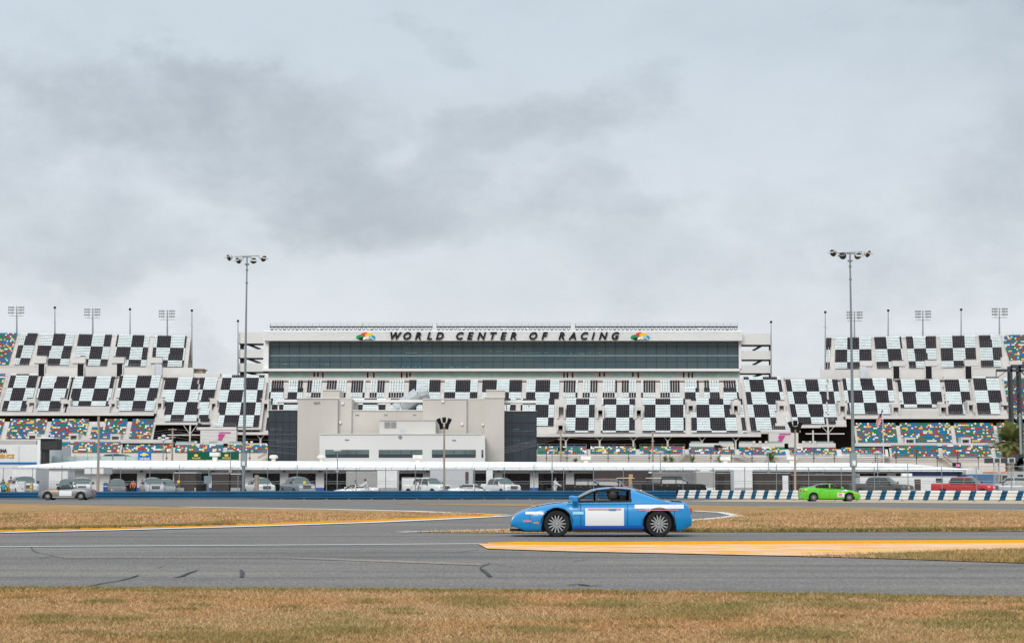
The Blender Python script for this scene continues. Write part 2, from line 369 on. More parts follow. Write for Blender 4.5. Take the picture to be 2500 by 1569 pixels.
# the big near kerb: faded flat apron and a raised bright orange lip
apron = G((1166, 1327.4), (1190, 1340.5), (1400, 1347), (1600, 1351), (1800, 1355.5), (1975, 1358.5), (2060, 1356), (2200, 1350.5), (2350, 1345), (2500, 1341), (2900, 1331), (2900, 1322), (2500, 1326), (2100, 1327.5), (1700, 1330), (1400, 1331), (1250, 1330))
sheet('orange_painted_kerb_apron', apron, .016, ORFADE)
lip = MB(); lp = [(1190, 1330), (1300, 1331.5), (1400, 1332), (1700, 1330.5), (2100, 1328), (2500, 1326.5), (2900, 1324)]
pp = dense([gp(a, b) for a, b in lp], 14)
for i, (a, b) in enumerate(zip(pp, pp[1:])):
    s = .016 + .022 * min(1, i / 10)
    vs = [(a.x, a.y, .012), (b.x, b.y, .012), (b.x, b.y + .30, s), (a.x, a.y + .30, s), (a.x, a.y + 1.15, s * 1.15), (b.x, b.y + 1.15, s * 1.15), (b.x, b.y + 1.2, 0), (a.x, a.y + 1.2, 0)]
    lip.add(vs, [(0, 1, 2, 3), (3, 2, 5, 4), (4, 5, 6, 7)])
struct(lip.build('raised_orange_kerb_lip', ORANGE))
# repaired strip, tar seams and rubber marks on the asphalt
sheet('asphalt_repair_strip', G((130, 1357), (700, 1357.5), (1195, 1376.5), (1170, 1380), (700, 1363), (160, 1363)), .006, PATCH)
TAR = mat('tar_seam', (.045, .045, .048), .7, var=.3, vs=6)
RUB = mat('rubber_mark', (.075, .074, .075), .8, var=.3, vs=12)
for pts, w, mm in [([(76, 1335), (80, 1344), (95, 1350), (120, 1354), (132, 1356.5), (115, 1360), (95, 1364), (0, 1367), (-200, 1369)], .014, TAR),
                   ([(130, 1356.3), (400, 1356.2), (700, 1357), (900, 1364), (1200, 1374), (1400, 1376)], .012, TAR),
                   ([(0, 1378), (400, 1378.5), (560, 1378)], .010, TAR), ([(385, 1387), (400, 1381), (500, 1386), (580, 1391.5)], .010, TAR),
                   ([(-200, 1436), (0, 1434), (210, 1433)], .02, TAR),
                   ([(1196, 1376), (1180, 1382), (1172, 1386), (1176, 1392)], .016, TAR), ([(1176, 1390), (1190, 1401), (1197, 1408)], .055, RUB),
                   ([(1197, 1376), (1260, 1386), (1500, 1393), (1700, 1399), (2000, 1406), (2500, 1417), (2900, 1426)], .012, TAR),
                   ([(1172, 1341), (1120, 1348), (1080, 1352)], .02, RUB),
                   ([(212, 1433), (250, 1424), (290, 1418), (322, 1410), (338, 1404)], .032, RUB),
                   ([(424, 1410), (444, 1407), (458, 1400), (486, 1391)], [.03, .06, .05, .015], RUB),
                   ([(588, 1391), (592, 1398), (590, 1409)], [.03, .055, .05], RUB),
                   ([(1385, 1429), (1410, 1426), (1440, 1430), (1470, 1428)], [.01, .07, .07, .01], RUB),
                   ([(1270, 1370), (1360, 1372), (1400, 1371), (1430, 1366)], .02, RUB),
                   ([(1880, 1402.5), (1895, 1402)], .05, RUB), ([(2340, 1389), (2352, 1388)], .05, RUB), ([(1720, 1376), (1730, 1375.6)], .05, RUB)]:
    stripe('tar_seam' if mm is TAR else 'rubber_mark', dense(G(*pts), 3), (w if not isinstance(w, list) else list(np.interp(np.linspace(0, 1, 3 * (len(w) - 1) + 1), np.linspace(0, 1, len(w)), w))), mm, .010)

# ---- grass blades as real geometry
def blades(name, n, sample, hgt, wid, m, seed):
    rg = np.random.default_rng(seed)
    P = sample(rg, n); n = len(P)
    h = hgt * rg.uniform(.4, 1.25, n); a = rg.uniform(0, 2 * np.pi, n); lean = rg.uniform(.3, 2.2, n) * h; la = rg.uniform(0, 2 * np.pi, n)
    dx = np.cos(a) * wid / 2; dy = np.sin(a) * wid / 2
    V = np.empty((n, 3, 3)); V[:, 0] = np.stack([P[:, 0] - dx, P[:, 1] - dy, np.zeros(n)], 1); V[:, 1] = np.stack([P[:, 0] + dx, P[:, 1] + dy, np.zeros(n)], 1)
    V[:, 2] = np.stack([P[:, 0] + np.cos(la) * lean, P[:, 1] + np.sin(la) * lean, h], 1)
    Q = np.arange(n * 3).reshape(-1, 3)
    o = fast_mesh(name, V.reshape(-1, 3), Q, None, [m]); o['kind'] = 'stuff'; return o
nx = np.array([p.x for p in near]); ny = np.array([p.y for p in near])
def fg(rg, n):
    y = 11.2 + 8.4 * rg.random(n) ** 1.0; x = (rg.random(n) * 2 - 1) * (y * .335)
    k = y < np.interp(x, nx, ny) + rg.normal(0, .035, n); return np.stack([x, y], 1)[k]
blades('foreground_grass', 300000, fg, .024, .006, BLADE, 1)
def fge(rg, n):
    x = (rg.random(n) * 2 - 1) * 6.6; y = np.interp(x, nx, ny) - np.abs(rg.normal(0, .22, n)) + .05; return np.stack([x, y], 1)
blades('grass_edge_fringe', 30000, fge, .035, .008, GBLADE, 2)
def tufts(rg, n):
    c = 46; cy = 11.6 + 7.2 * rg.random(c); cx = (rg.random(c) * 2 - 1) * cy * .31; k = rg.integers(0, c, n); r = rg.normal(0, 1, (n, 2)) * np.array([.11, .07])
    P = np.stack([cx[k] + r[:, 0], cy[k] + r[:, 1]], 1); return P[P[:, 1] < np.interp(P[:, 0], nx, ny)]
TUFT = grass_mat('green_tuft_blades', True, .5)
def patches(rg, n):
    C = [(1150, 1462, 1.0), (1190, 1475, .8), (1680, 1500, 1.0), (1740, 1488, .8), (2060, 1480, .8), (560, 1556, .8), (640, 1562, .7), (110, 1508, .4), (430, 1555, .5), (2420, 1500, .5), (1500, 1480, .4), (830, 1540, .5), (1990, 1550, .6), (250, 1470, .35), (1330, 1540, .5)]
    k = rg.integers(0, len(C), n); G_ = np.array([(gp(a, b).x, gp(a, b).y, c) for a, b, c in C]); r = rg.normal(0, 1, (n, 2)) * np.array([.26, .34]) * G_[k, 2:3]
    P = G_[k, :2] + r; return P[P[:, 1] < np.interp(P[:, 0], nx, ny)]
blades('green_grass_patches', 60000, patches, .032, .006, TUFT, 12)
blades('green_grass_tufts', 16000, tufts, .04, .007, TUFT, 3)
def inpoly(P, poly):
    x, y = P[:, 0], P[:, 1]; c = np.zeros(len(P), bool); n = len(poly)
    for i in range(n):
        a, b = poly[i], poly[i - 1]
        k = ((a[1] > y) != (b[1] > y)) & (x < (b[0] - a[0]) * (y - a[1]) / (b[1] - a[1] + 1e-12) + a[0]); c ^= k
    return c
def polysample(poly, x0, x1, y0, y1):
    def f(rg, n):
        P = np.stack([rg.uniform(x0, x1, n), y0 + (y1 - y0) * rg.random(n) ** 1.5], 1); return P[inpoly(P, [(p.x, p.y) for p in poly])]
    return f
blades('left_island_grass', 120000, polysample(islL, -22, 0, 40, 75), .07, .022, BLADE, 4)
blades('right_island_grass', 120000, polysample(islR, -3, 26, 40, 75), .07, .022, BLADE, 5)
blades('wedge_grass', 60000, polysample(wedge, 4, 11, 24, 36), .07, .012, GBLADE, 6)
def edge_s(poly_px, w):
    pts = dense(G(*poly_px), 4)
    A = np.array([(p.x, p.y) for p in pts])
    def f(rg, n):
        i = rg.integers(0, len(A) - 1, n); t = rg.random(n)[:, None]; P = A[i] * (1 - t) + A[i + 1] * t; P[:, 1] += np.abs(rg.normal(0, w, n)); return P
    return f
blades('island_edge_grass', 26000, edge_s([(1640, 1298.6), (1690, 1298.6), (2200, 1297), (2500, 1296), (2600, 1295)], .5), .10, .02, TUFT, 8)
blades('island_edge_grass', 20000, edge_s([(-20, 1297), (300, 1290.5), (560, 1284)], .8), .10, .02, TUFT, 9)
# ---------------------------------------------------------------- grandstand
S_W = mat('white_seat', (.70, .765, .76), .55, var=.10, vs=.6); S_K = mat('charcoal_seat', (.034, .030, .036), .6, var=.15, vs=.6)
S_R = mat('red_seat', (.36, .045, .05), .5); S_B = mat('blue_seat', (.015, .15, .36), .5); S_Y = mat('yellow_seat', (.70, .48, .11), .5)
S_G = mat('green_seat', (.01, .19, .09), .5); S_C = mat('pale_seat', (.72, .72, .68), .5)
SEATM = [S_W, S_K, S_R, S_B, S_Y, S_G, S_C, mat('seat_shade_grey', (.25, .26, .27), .6)]  # last grey: shade between rows, painted on pan faces of pale seats
gs = thing('grandstand', 'long grandstand with chequered black and white seats above rows of multicoloured seats', 'grandstand', (0, 480, 0))
OG = (0, 480, 0)
rg = np.random.default_rng(11)
STEP = {}
def lerp(a, b, t): return a + (b - a) * t
def corners(sec):
    (xtl, xtr, xbl, xbr), (ytl, ytr, ybl, ybr), Dt, Db = sec
    return at(xtl, ytl, Dt), at(xtr, ytr, Dt), at(xbl, ybl, Db), at(xbr, ybr, Db)
def terrace(mb, sec, n, m=0):
    TL, TR, BL, BR = corners(sec)
    vs, fs = [], []
    for r in range(n):
        t0, t1 = r / n, (r + 1) / n
        a, b = TL.lerp(BL, t1), TR.lerp(BR, t1); c, d = TL.lerp(BL, t0), TR.lerp(BR, t0)
        k = len(vs); h = (TL.z - BL.z) / n
        vs += [(a.x, a.y, a.z - h), (b.x, b.y, b.z - h), (b.x, b.y, b.z), (a.x, a.y, a.z), (d.x, d.y, a.z), (c.x, c.y, b.z)]
        fs += [(k, k + 1, k + 2, k + 3), (k + 3, k + 2, k + 4, k + 5)]
    mb.add(vs, fs, m)
def seats(sec, n, pat, excl=(), pitch=.53, wid=.528, solo=0, name='seating_section', label=None):
    TL, TR, BL, BR = corners(sec); (xtl, xtr, xbl, xbr), (ytl, ytr, ybl, ybr), Dt, Db = sec
    V, MI = [], []; own = []
    for r in range(n):
        t1 = (r + 1) / n
        A, B = TL.lerp(BL, t1), TR.lerp(BR, t1); ln = (B - A).length; k = max(1, int(ln / pitch))
        pxl, pxr = lerp(xtl, xbl, t1), lerp(xtr, xbr, t1); pyl, pyr = lerp(ytl, ybl, t1), lerp(ytr, ybr, t1)
        for i in range(k):
            u = (i + .5) / k; px = lerp(pxl, pxr, u); py = lerp(pyl, pyr, u) - 3
            if any(a <= px <= b and c <= py <= d for a, b, c, d in excl): continue
            ci = pat(lerp(xtl, xtr, u), r, px, py)
            if ci is None: continue
            P = A.lerp(B, u); w = wid / 2
            q = [(-w, .62, .40), (w, .62, .40), (w * .88, .70, .83), (-w * .88, .70, .83), (-w, .22, .45), (w, .22, .45), (-w, .24, .33), (w, .24, .33), (w, .60, .38), (-w, .60, .38)]
            pts = [(P.x + a, P.y + b, P.z + c) for a, b, c in q]
            if solo and r == n - 1 and len(own) < solo: own.append((P, ci)); continue
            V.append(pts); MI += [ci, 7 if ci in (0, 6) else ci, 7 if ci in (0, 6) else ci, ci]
    if V:
        V = np.array(V).reshape(-1, 3); ns = len(V) // 10
        base = np.array([[0, 1, 2, 3], [4, 5, 7, 6], [6, 7, 8, 9], [4, 5, 1, 0]])
        Q = (np.arange(ns)[:, None, None] * 10 + base[None]).reshape(-1, 4)
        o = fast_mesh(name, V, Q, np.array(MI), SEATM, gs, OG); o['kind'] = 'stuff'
        if label: o['label'] = label
    return own
def checker(anchors, inv0=0, r0=0, split=8, gaps=None):
    xs, ph = zip(*anchors)
    def f(u, r, px, py):
        p = np.interp(u, xs, ph); b = (p - math.floor(p)) < .49
        band = (r + r0) // split
        return 1 if (b != bool((band + inv0) % 2)) else 0
    return f
def colour(u, r, px, py):
    if rg.random() < .14 and colour.last is not None: return colour.last
    colour.last = int(rg.choice([2, 3, 4, 5, 6], p=[.20, .31, .12, .26, .11])); return colour.last
colour.last = None
def slope(x): return float(np.interp(x, [0, 300, 520, 650, 1000, 1460, 1700, 1820, 1920, 2100, 2450], [.27, .2, .2, .12, .06, .03, -.02, -.15, -.18, -.12, -.15]))
def rect(xl, xr, yt, yb, Dt, n, run=.85): return ((xl, xr, xl - slope(xl) * (yb - yt), xr - slope(xr) * (yb - yt)), (yt, yt, yb, yb), Dt, Dt - run * n)
# ---- upper decks
UL = [(66 + 64 * k, k) for k in range(-4, 9)]; UR = [(2069 + 64 * k, k) for k in range(-2, 9)]
upl = [(-70, 42, 30, 'c'), (50.5, 92, None, 'k'), (96.5, 181.5, None, 'k'), (192, 273, None, 'k'), (286, 365, None, 'k'), (376, 455.5, None, 'k')]
upl_b = [(-90, 20), (32, 69), (84, 166), (178.5, 260), (272, 355), (368, 447)]
exU = [(82, 115, 870, 905), (176, 208, 872, 905), (272, 304, 872, 905), (366, 396, 874, 905)]
tm = MB()
yUt = lambda x: float(np.interp(x, [0, 52, 455, 2018, 2440, 2600], [814, 814.5, 822, 826.5, 819.5, 817]))
yUb = lambda x: float(np.interp(x, [0, 40, 450, 2040, 2440, 2600], [892, 892, 898, 902.5, 897.5, 896]))
def upper(tops, bots, anchors, ex, inv, DT=549.0, n=20):
    secs = []
    for (a, b, _, kd), (c, d) in zip(tops, bots):
        sec = ((a, b, c, d), (yUt(a), yUt(b), yUb(c), yUb(d)), DT, DT - .85 * n); secs.append(sec)
        seats(sec, n, colour if kd == 'c' else checker(anchors, inv), ex)
    a0, a1 = tops[0][0] - 2, tops[-1][1] + (11 if tops[0][0] < 1000 else 2)
    for q_, ((a, b, _, kd), (c, d)) in enumerate(zip(tops, bots)):
        e = tops[q_ + 1][0] if q_ + 1 < len(tops) else b + (11 if a0 < 1000 else 2); f_ = bots[q_ + 1][0] if q_ + 1 < len(tops) else d + (11 if a0 < 1000 else 2)
        terrace(tm, ((a, e, c, f_), (yUt(a), yUt(e), yUb(c), yUb(f_)), DT + .05, DT - .85 * n), n)
    # back wall and side walls down to the ground
    for (pa, pb) in ((a0, a1),):
        A, B = at(pa, yUt(pa), DT), at(pb, yUt(pb), DT)
        tm.add([(A.x, DT, A.z), (B.x, DT, B.z), (B.x, DT + 3, B.z - 8), (A.x, DT + 3, A.z - 8), (B.x, DT + 3, 0), (A.x, DT + 3, 0)], [(0, 1, 2, 3), (3, 2, 4, 5)])
    # railing along the top
    r = MB(); A, B = at(a0, yUt(a0), DT), at(a1, yUt(a1), DT)
    k = int((B - A).length / 1.9)
    for i in range(k + 1):
        p = A.lerp(B, i / k); r.tube(p, p + Vector((0, 0, 1.05)), .035, n=4)
    for h in (.35, .7, 1.05): r.tube(A + Vector((0, 0, h)), B + Vector((0, 0, h)), .025, n=4)
    r.build('railing', mat('pale_railing', (.50, .53, .56), .5, var=.03), gs)
upper(upl, upl_b, UL, exU, 0)
upr = [(2018, 2031, 0, 'k'), (2041, 2127, 0, 'k'), (2135, 2200.5, 0, 'k'), (2212, 2286, 0, 'k'), (2296, 2381, 0, 'k'), (2390.5, 2444, 0, 'k'), (2446, 2620, 0, 'c')]
upr_b = [(2016, 2027, 0), (2039, 2130), (2142, 2210), (2221, 2289), (2300, 2386), (2397, 2450), (2470, 2650)]
exR = [(2099, 2132, 880, 910), (2178, 2210, 880, 910), (2258, 2290, 879, 910), (2354, 2386, 878, 910), (2446, 2454, 780, 910)]
upr_b = [b[:2] for b in upr_b]
upper(upr, upr_b, UR, exR, 0)
# ---- middle deck
MIDP = [(-60, -3), (138, 0), (534, 6), (600, 7), (1050, 14), (1310, 18), (1830, 26), (2100, 30), (2233, 32), (2306, 33), (2376, 34), (2440, 35)]
DM = 526.0
mid = [  # xl, xr, ytop, ybottom, kind, rows already used by the chequers before the first one
    (-80, 13, 914, 1005, 'c', 0), (26, 93, 915, 1005, 'k', -1), (100, 173, 921, 1005, 'k', 0), (183, 280, 921, 1005, 'k', 0), (292, 392, 919, 1005, 'k', 0), (404, 531, 924, 1031, 'k', 0), (544, 646, 917.5, 1044, 'k', -2),
    (1815, 1905.5, 922, 1054, 'k', -2), (1917, 2045, 928, 1037, 'k', 0), (2057, 2178, 926, 1013, 'k', 0), (2191, 2295, 929, 1013, 'k', 0), (2306, 2364, 928.5, 1013, 'k', 0), (2376, 2439, 922, 1013, 'k', -1), (2451, 2640, 925, 1013, 'c', 0)]
vomM = [(71, 83, 983, 1003), (154.5, 167, 985, 1002), (271.5, 280, 985, 1003), (385, 394, 984, 1003), (517, 526, 985, 1005), (644, 652.5, 985, 1005),
        (1364, 1376, 993, 1021), (1363, 1374, 1038, 1056), (1460.5, 1471, 1001, 1021), (1554.5, 1565, 1001, 1021), (1681, 1692, 990, 1007), (1792, 1801.5, 990, 1009), (1903, 1914, 990, 1010), (2051.5, 2063, 991, 1011),
        (2181.5, 2194, 994, 1013), (2298, 2310.5, 994, 1013), (2366, 2376, 988, 1008), (2450, 2461, 992, 1010)]
exM = [(a - 8, b + 7, c - 11, d + 30) for a, b, c, d in vomM] + [(165, 268, 992, 1012), (2196, 2296, 996, 1020), (1310, 1362, 1041, 1060)]
for xl, xr, yt, yb, kd, r0 in mid:
    n = int(round((yb - yt) / 3.86)); sec = rect(xl, xr, yt, yb, DM, n)
    terrace(tm, rect(xl - 7, xr + 7, yt, yb, DM + .05, n), n)
    e = exM + ([(482, 486, 920, 1040)] if xl == 404 else []) + ([(2019, 2023, 920, 1040)] if xl == 1917 else [])
    seats(sec, n, colour if kd == 'c' else checker(MIDP, 0, r0 + 8 if r0 < 0 else 0) if r0 >= 0 else checker(MIDP, 1, r0 + 8), e)
club = [(658, 693, 5), (704, 740, 5), (750.5, 786, 11), (798, 847, 11), (858, 893, 11), (904, 940, 11), (950, 988, 11), (1376, 1412, 11), (1423, 1460, 11), (1472, 1508, 11), (1518, 1554, 11), (1565, 1601, 11), (1612, 1660, 11), (1672, 1707, 5), (1719, 1756, 5), (1766, 1802, 5)]
norm = [(999, 1076), (1086, 1167), (1178, 1275), (1286, 1366)]
YT = 929.5; PR = 3.8
exC = [(a - 8, b + 7, c - 11, d + 3) for a, b, c, d in vomM]
for a, b, n in club:
    seats(rect(a, b, YT + 1, YT + 1 + n * PR, DM, n), n, checker(MIDP), (), .70, .54)
    if n == 5: seats(rect(a, b, YT + n * PR, YT + 12 * PR, DM - .85 * n, 7), 7, checker(MIDP, 0, 5), exC)
for a, b in norm: seats(rect(a, b, YT, YT + 12 * PR, DM, 12), 12, checker(MIDP), exC)
low = [(657, 735), (747, 838), (850, 942), (954, 1050), (1062, 1160), (1172, 1260), (1272, 1354), (1384, 1453), (1469, 1551), (1569, 1673), (1687, 1792), (1803, 1812)]
for a, b in low: seats(rect(a, b, YT + 12 * PR, 1058, DM - .85 * 12, 21), 21, checker(MIDP, 0, 12), exC + [(1363, 1376, 1021, 1040), (1310, 1362, 1041, 1060)])
terrace(tm, rect(648, 1812, YT, 1058, DM + .05, 33), 33)
tm.build('terrace', CONC, gs)
# ---- lower, multicoloured rows
DL = 488.0
def lowdeck(secs, yt, yb, D, n, ex=(), base=None, solo=0):
    own = []; tl = MB()
    for a, b in secs:
        yt_, yb_ = (yt(a), yb(a)) if callable(yt) else (yt, yb)
        own += seats(rect(a, b, yt_, yb_, D, n), n, colour, ex, solo=max(0, solo - len(own)))
    a, b = secs[0][0] - 6, secs[-1][1] + 6; c = [float(yt(a)), float(yt(b)), float(yb(a)), float(yb(b))] if callable(yt) else [yt, yt, yb, yb]
    terrace(tl, ((a, b, a - slope(a) * (c[2] - c[0]), b - slope(b) * (c[3] - c[1])), tuple(c), D + .05, D - .85 * n), n)
    tl.build('lower_terrace', CONC, gs)
    return own
exL = [(70, 106, 1058, 1075), (172, 206, 1058, 1075), (272, 306, 1059, 1075), (2202, 2233, 1068, 1085), (2339, 2371, 1068, 1085), (226, 256, 1020, 1042)]
lowdeck([(-60, 11), (25, 115), (127, 217), (228, 311), (323, 376)], 1025, 1072, 503, 12, exL)
lowdeck([(60, 69), (139, 171), (180, 294)], 1081, 1105.8, 486, 7)
lowdeck([(304, 418), (429, 545), (556, 653)], 1088, 1105.8, 486, 5)
own = lowdeck([(1312, 1432), (1442, 1552), (1562, 1672), (1682, 1793), (1804, 1916), (1926, 2042), (2054, 2161)], lambda x: float(np.interp(x, [1300, 2160], [1093, 1095])), lambda x: float(np.interp(x, [1308, 1650, 1800, 2000, 2500], [1109, 1108.5, 1112, 1116.2, 1117])), 486, 5, solo=100)
lowdeck([(2176, 2290), (2300, 2418), (2429, 2600)], 1089, 1117, 486, 7)
lowdeck([(2090, 2187), (2197, 2320), (2330, 2425), (2434, 2600)], 1035, 1081, 503, 12, exL)
protos = {}
for P, ci in own:
    if ci not in protos:
        b = MB(); w = .235
        b.box(-w, w, .62, .68, .40, .83); b.box(-w, w, .22, .62, .37, .44); b.box(-.05, .05, .4, .5, 0, .37)
        o = b.build('seat', SEATM[ci], gs, org=(0, 0, 0)); protos[ci] = o
    else:
        o = protos[ci].copy(); COL.objects.link(o); o.parent = gs
    o.location = P - Vector(OG)
# ---- walls, fascias, concourse
LIGHTW = mat('grandstand_white_wall', (.64, .62, .60), .7, var=.06, vs=.2)
for a, b, c, d in [(-80, 375, 1006.5, 1014), (375, 482, 1031, 1036.5), (480, 577, 1042, 1049), (575.5, 655, 1054.5, 1061), (1300, 1858, 1058.7, 1065.8), (1857, 1954, 1048, 1055), (1953, 2004, 1037, 1044), (2003, 2066, 1026, 1033.5), (2065, 2640, 1014.5, 1022)]:
    D = 497.0 if c > 1030 else 504.0; fa = MB()
    fa.pbox(a, b, c, d, D, .5)
    z1 = Z_(d, D)
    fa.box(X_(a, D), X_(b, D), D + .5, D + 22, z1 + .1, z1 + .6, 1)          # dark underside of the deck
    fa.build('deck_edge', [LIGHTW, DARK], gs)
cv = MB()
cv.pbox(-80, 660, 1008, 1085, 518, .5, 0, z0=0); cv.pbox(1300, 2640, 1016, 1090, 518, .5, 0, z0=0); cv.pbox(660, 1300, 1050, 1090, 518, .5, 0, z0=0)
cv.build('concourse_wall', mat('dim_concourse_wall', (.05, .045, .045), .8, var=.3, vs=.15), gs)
class Each:
    def __init__(s, n, m): s.n, s.m = n, m
    def pbox(s, *a, **k): o = MB(); o.pbox(*a, **k); o.build(s.n, s.m, gs)
ww = Each('parapet_wall', LIGHTW)
ww.pbox(-80, 472, 897, 921, 528.6, .6); ww.pbox(2004, 2640, 902, 927, 528.6, .6)         # wall between the upper and the middle deck
ww.pbox(473, 537, 911, 922, 527, 3); ww.pbox(1916, 2004, 921.5, 929, 527, 3)
for a, b, c, d in [(110, 188, 911.5, 921), (295, 365, 914, 922), (408, 472, 914, 924), (2126, 2180, 920, 929), (2304, 2357, 919, 928)]: ww.pbox(a, b, c, d, 526.4, 1.2)
ww.pbox(165, 268, 992, 1007, 507.5, 3); ww.pbox(2195, 2297, 997, 1014, 507.5, 3); ww.pbox(1309, 1361, 1042, 1058, 499.5, 2)
for a, b in [(82, 113), (176, 208), (272, 303), (366, 396)]: ww.pbox(a, b, 872.5, 886, 533.2, 1.5)
for a, b in [(2100, 2130), (2179, 2210), (2259, 2288), (2355, 2385), (2466, 2495)]: ww.pbox(a, b, 880.5, 893, 533.2, 1.5)
# base wall in front of the first row
ww.pbox(-80, 654, 1105.8, 1130, 479.5, .4, 0, z0=0); ww.pbox(1300, 1760, 1109, 1130, 479.5, .4, 0, z0=0); ww.pbox(1760, 2640, 1116.5, 1130, 479.5, .4, 0, z0=0)
ww.pbox(60, 420, 1072.5, 1081, 491.5, .5); ww.pbox(2085, 2450, 1081, 1089, 491.5, .5)
for a, b in [(428, 545), (556, 652), (1683, 1792), (1804, 1915), (1925, 2040)]: ww.pbox(a, b, 1081.5, 1091.5 if a > 1000 else 1087.5, 487.5, .4)
ln = MB()
for k in range(4):
    ln.pbox(1300, 2640, 1113 + k * 4.2 + .0, 1113.5 + k * 4.2, 479.3, .1)
ln.build('wall_joint', mat('joint_grey', (.30, .30, .30), .8), gs)
gp_ = Each('glass_balustrade', mat('pale_green_glass', (.28, .36, .34), .15, var=.15))
for a, b in [(430, 476), (510, 530), (560, 590), (1686, 1716), (1755, 1790), (1805, 1840), (1876, 1910), (1960, 1975), (1994, 2035)]: gp_.pbox(a, b, 1077, 1081.5, 487.6, .15)
wp = Each('rail_end', LIGHTW)
for a in (478, 493, 602, 614, 1841, 1856, 1871, 1962, 1978, 1990): wp.pbox(a - 3, a + 3, 1076, 1082, 487.3, .5)
def vomitory(a, b, c, d, D, hi=6, light=False):
    o = MB(); s = 4.0
    o.pbox(a - s, a, c - hi, d, D, 5); o.pbox(b, b + s, c - hi, d, D, 5); o.pbox(a - s, b + s, c - hi - 3, c, D - .02, 5.04)
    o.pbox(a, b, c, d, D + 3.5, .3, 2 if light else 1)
    return o.build('vomitory', [CONC, DARK, LIGHTW], gs)
for i, (a, b, c, d) in enumerate(vomM):
    vomitory(a, b, c, d, DM - .85 * ((d - YT) / 3.86) - .8, 6, i in (6, 13))
for a, b in [(93.5, 108), (189, 204), (285, 298.5), (378, 393), (2101, 2115), (2181, 2196), (2260, 2275), (2357, 2372)]:
    y = 893 if a < 1000 else 899
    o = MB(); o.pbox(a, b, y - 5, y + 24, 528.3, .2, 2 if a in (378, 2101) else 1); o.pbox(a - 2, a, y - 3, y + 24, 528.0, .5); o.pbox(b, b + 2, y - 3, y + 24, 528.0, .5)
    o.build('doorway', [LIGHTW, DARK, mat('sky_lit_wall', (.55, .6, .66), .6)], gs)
for a, b, c, d in [(71, 86, 1063, 1071), (172, 187, 1063, 1082), (273, 290, 1065, 1082), (2213, 2231, 1073, 1087), (2350, 2366, 1073, 1087)]:
    vomitory(a, b, c, d, 492, 3)
# columns with splayed heads under the deck
for px in (1381.5, 1464, 1546.5, 1630, 1714, 1796, 636):
    o = MB(); D = 498.5; y1 = 1066 if px > 700 else 1061; X = X_(px, D, 1080); z0, z1 = Z_(1093, D), Z_(y1, D)
    o.tube((X, D, z0 - 1.5), (X, D, z1 - 1), .28, n=8); o.bar((X, D, z1 - 1.3), (X - 1.1, D, z1), .25, .25); o.bar((X, D, z1 - 1.3), (X + 1.1, D, z1), .25, .25)
    o.build('column', LIGHTW, gs)
for px, y0, y1, sp in ((464, 1038, 1072, 16), (1985, 1050, 1082, 0), (2022, 1035, 1077, 20)):
    o = MB(); D = 496; X = X_(px, D, 1060); z0, z1 = Z_(y1, D), Z_(y0, D)
    o.tube((X, D, z0 - 2), (X, D, z1), .24, n=8)
    if sp:
        o.bar((X, D, z1 - 2.6), (X - sp / 8.6, D, z1), .14, .14); o.bar((X, D, z1 - 2.6), (X + sp / 8.6, D, z1), .14, .14)
        o.pbox(px - 55, px + 40, y0 + 22, y0 + 24.5, D + .3, .3)
    o.build('column', LIGHTW, gs)
MAG = mat('magenta_sign', (.60, .06, .30), .5)
for (a, b, c, d, x0, y0) in ((489, 577, 1050, 1082, 531, 1054), (1878, 1949, 1056, 1082, 1899, 1057.5)):
    o = MB(); o.pbox(a, b, c, d, 493.5, 2); o.build('entrance_block', LIGHTW, gs)
    s = MB(); D = 493.2
    def q(p): return (at(x0 + p[0], y0 + p[1], D).x, at(x0 + p[0], y0 + p[1], D).z)
    s.prism([q(p) for p in ((4, 0), (32, 0), (30, 2), (3, 2))], D, D + .2)
    s.prism([q(p) for p in ((3, 5), (18, 5), (14, 11), (10, 19), (0, 19), (5, 10), (1, 10))], D, D + .2)
    s.build('wall_sign', MAG, gs)
# handrails at the foot of each deck
hr = MB()
def rail(a, b, y, D, h=1.0):
    A, B = at(a, y, D), at(b, y, D); k = max(1, int((B - A).length / 3))
    for i in range(k + 1):
        p = A.lerp(B, i / k); hr.tube(p, p + Vector((0, 0, h)), .035, n=4)
    for hh in (h * .5, h): hr.tube(A + Vector((0, 0, hh)), B + Vector((0, 0, hh)), .03, n=4)
for a, b, y, D in [(-60, 372, 1006.5, 503.8), (378, 480, 1031, 497), (482, 575, 1042, 497), (577, 652, 1054.5, 497), (1310, 1856, 1058.7, 497), (1858, 1950, 1048, 497), (2003, 2064, 1026, 500), (2066, 2480, 1014.5, 503.8),
                   (40, 470, 897, 528.4), (2004, 2450, 902, 528.4), (1312, 1432, 1092.5, 487), (1442, 1552, 1092.5, 487), (1562, 1672, 1092.5, 487), (375, 425, 1087, 487)]: rail(a, b, y, D)
hr.build('handrail', mat('rail_grey', (.42, .43, .44), .5), gs)
# stairs up from the track side to the first row
for a, b, c, d in [(1672, 1645, 1105, 1127), (1805, 1845, 1109, 1128), (2160, 2130, 1114, 1129), (2305, 2350, 1112, 1145), (650, 630, 1106, 1117)]:
    o = MB(); D = 477; A, B = at(a, c, D), at(b, d, D); o.bar(A, B, 1.4, .5); o.bar(A + Vector((0, -.8, .9)), B + Vector((0, -.8, .9)), .08, .08)
    o.pbox(min(a, a + (14 if b < a else -14)), max(a, a + (14 if b < a else -14)), c, c + 2, D, 2)
    o.build('stair', CONC2, gs)
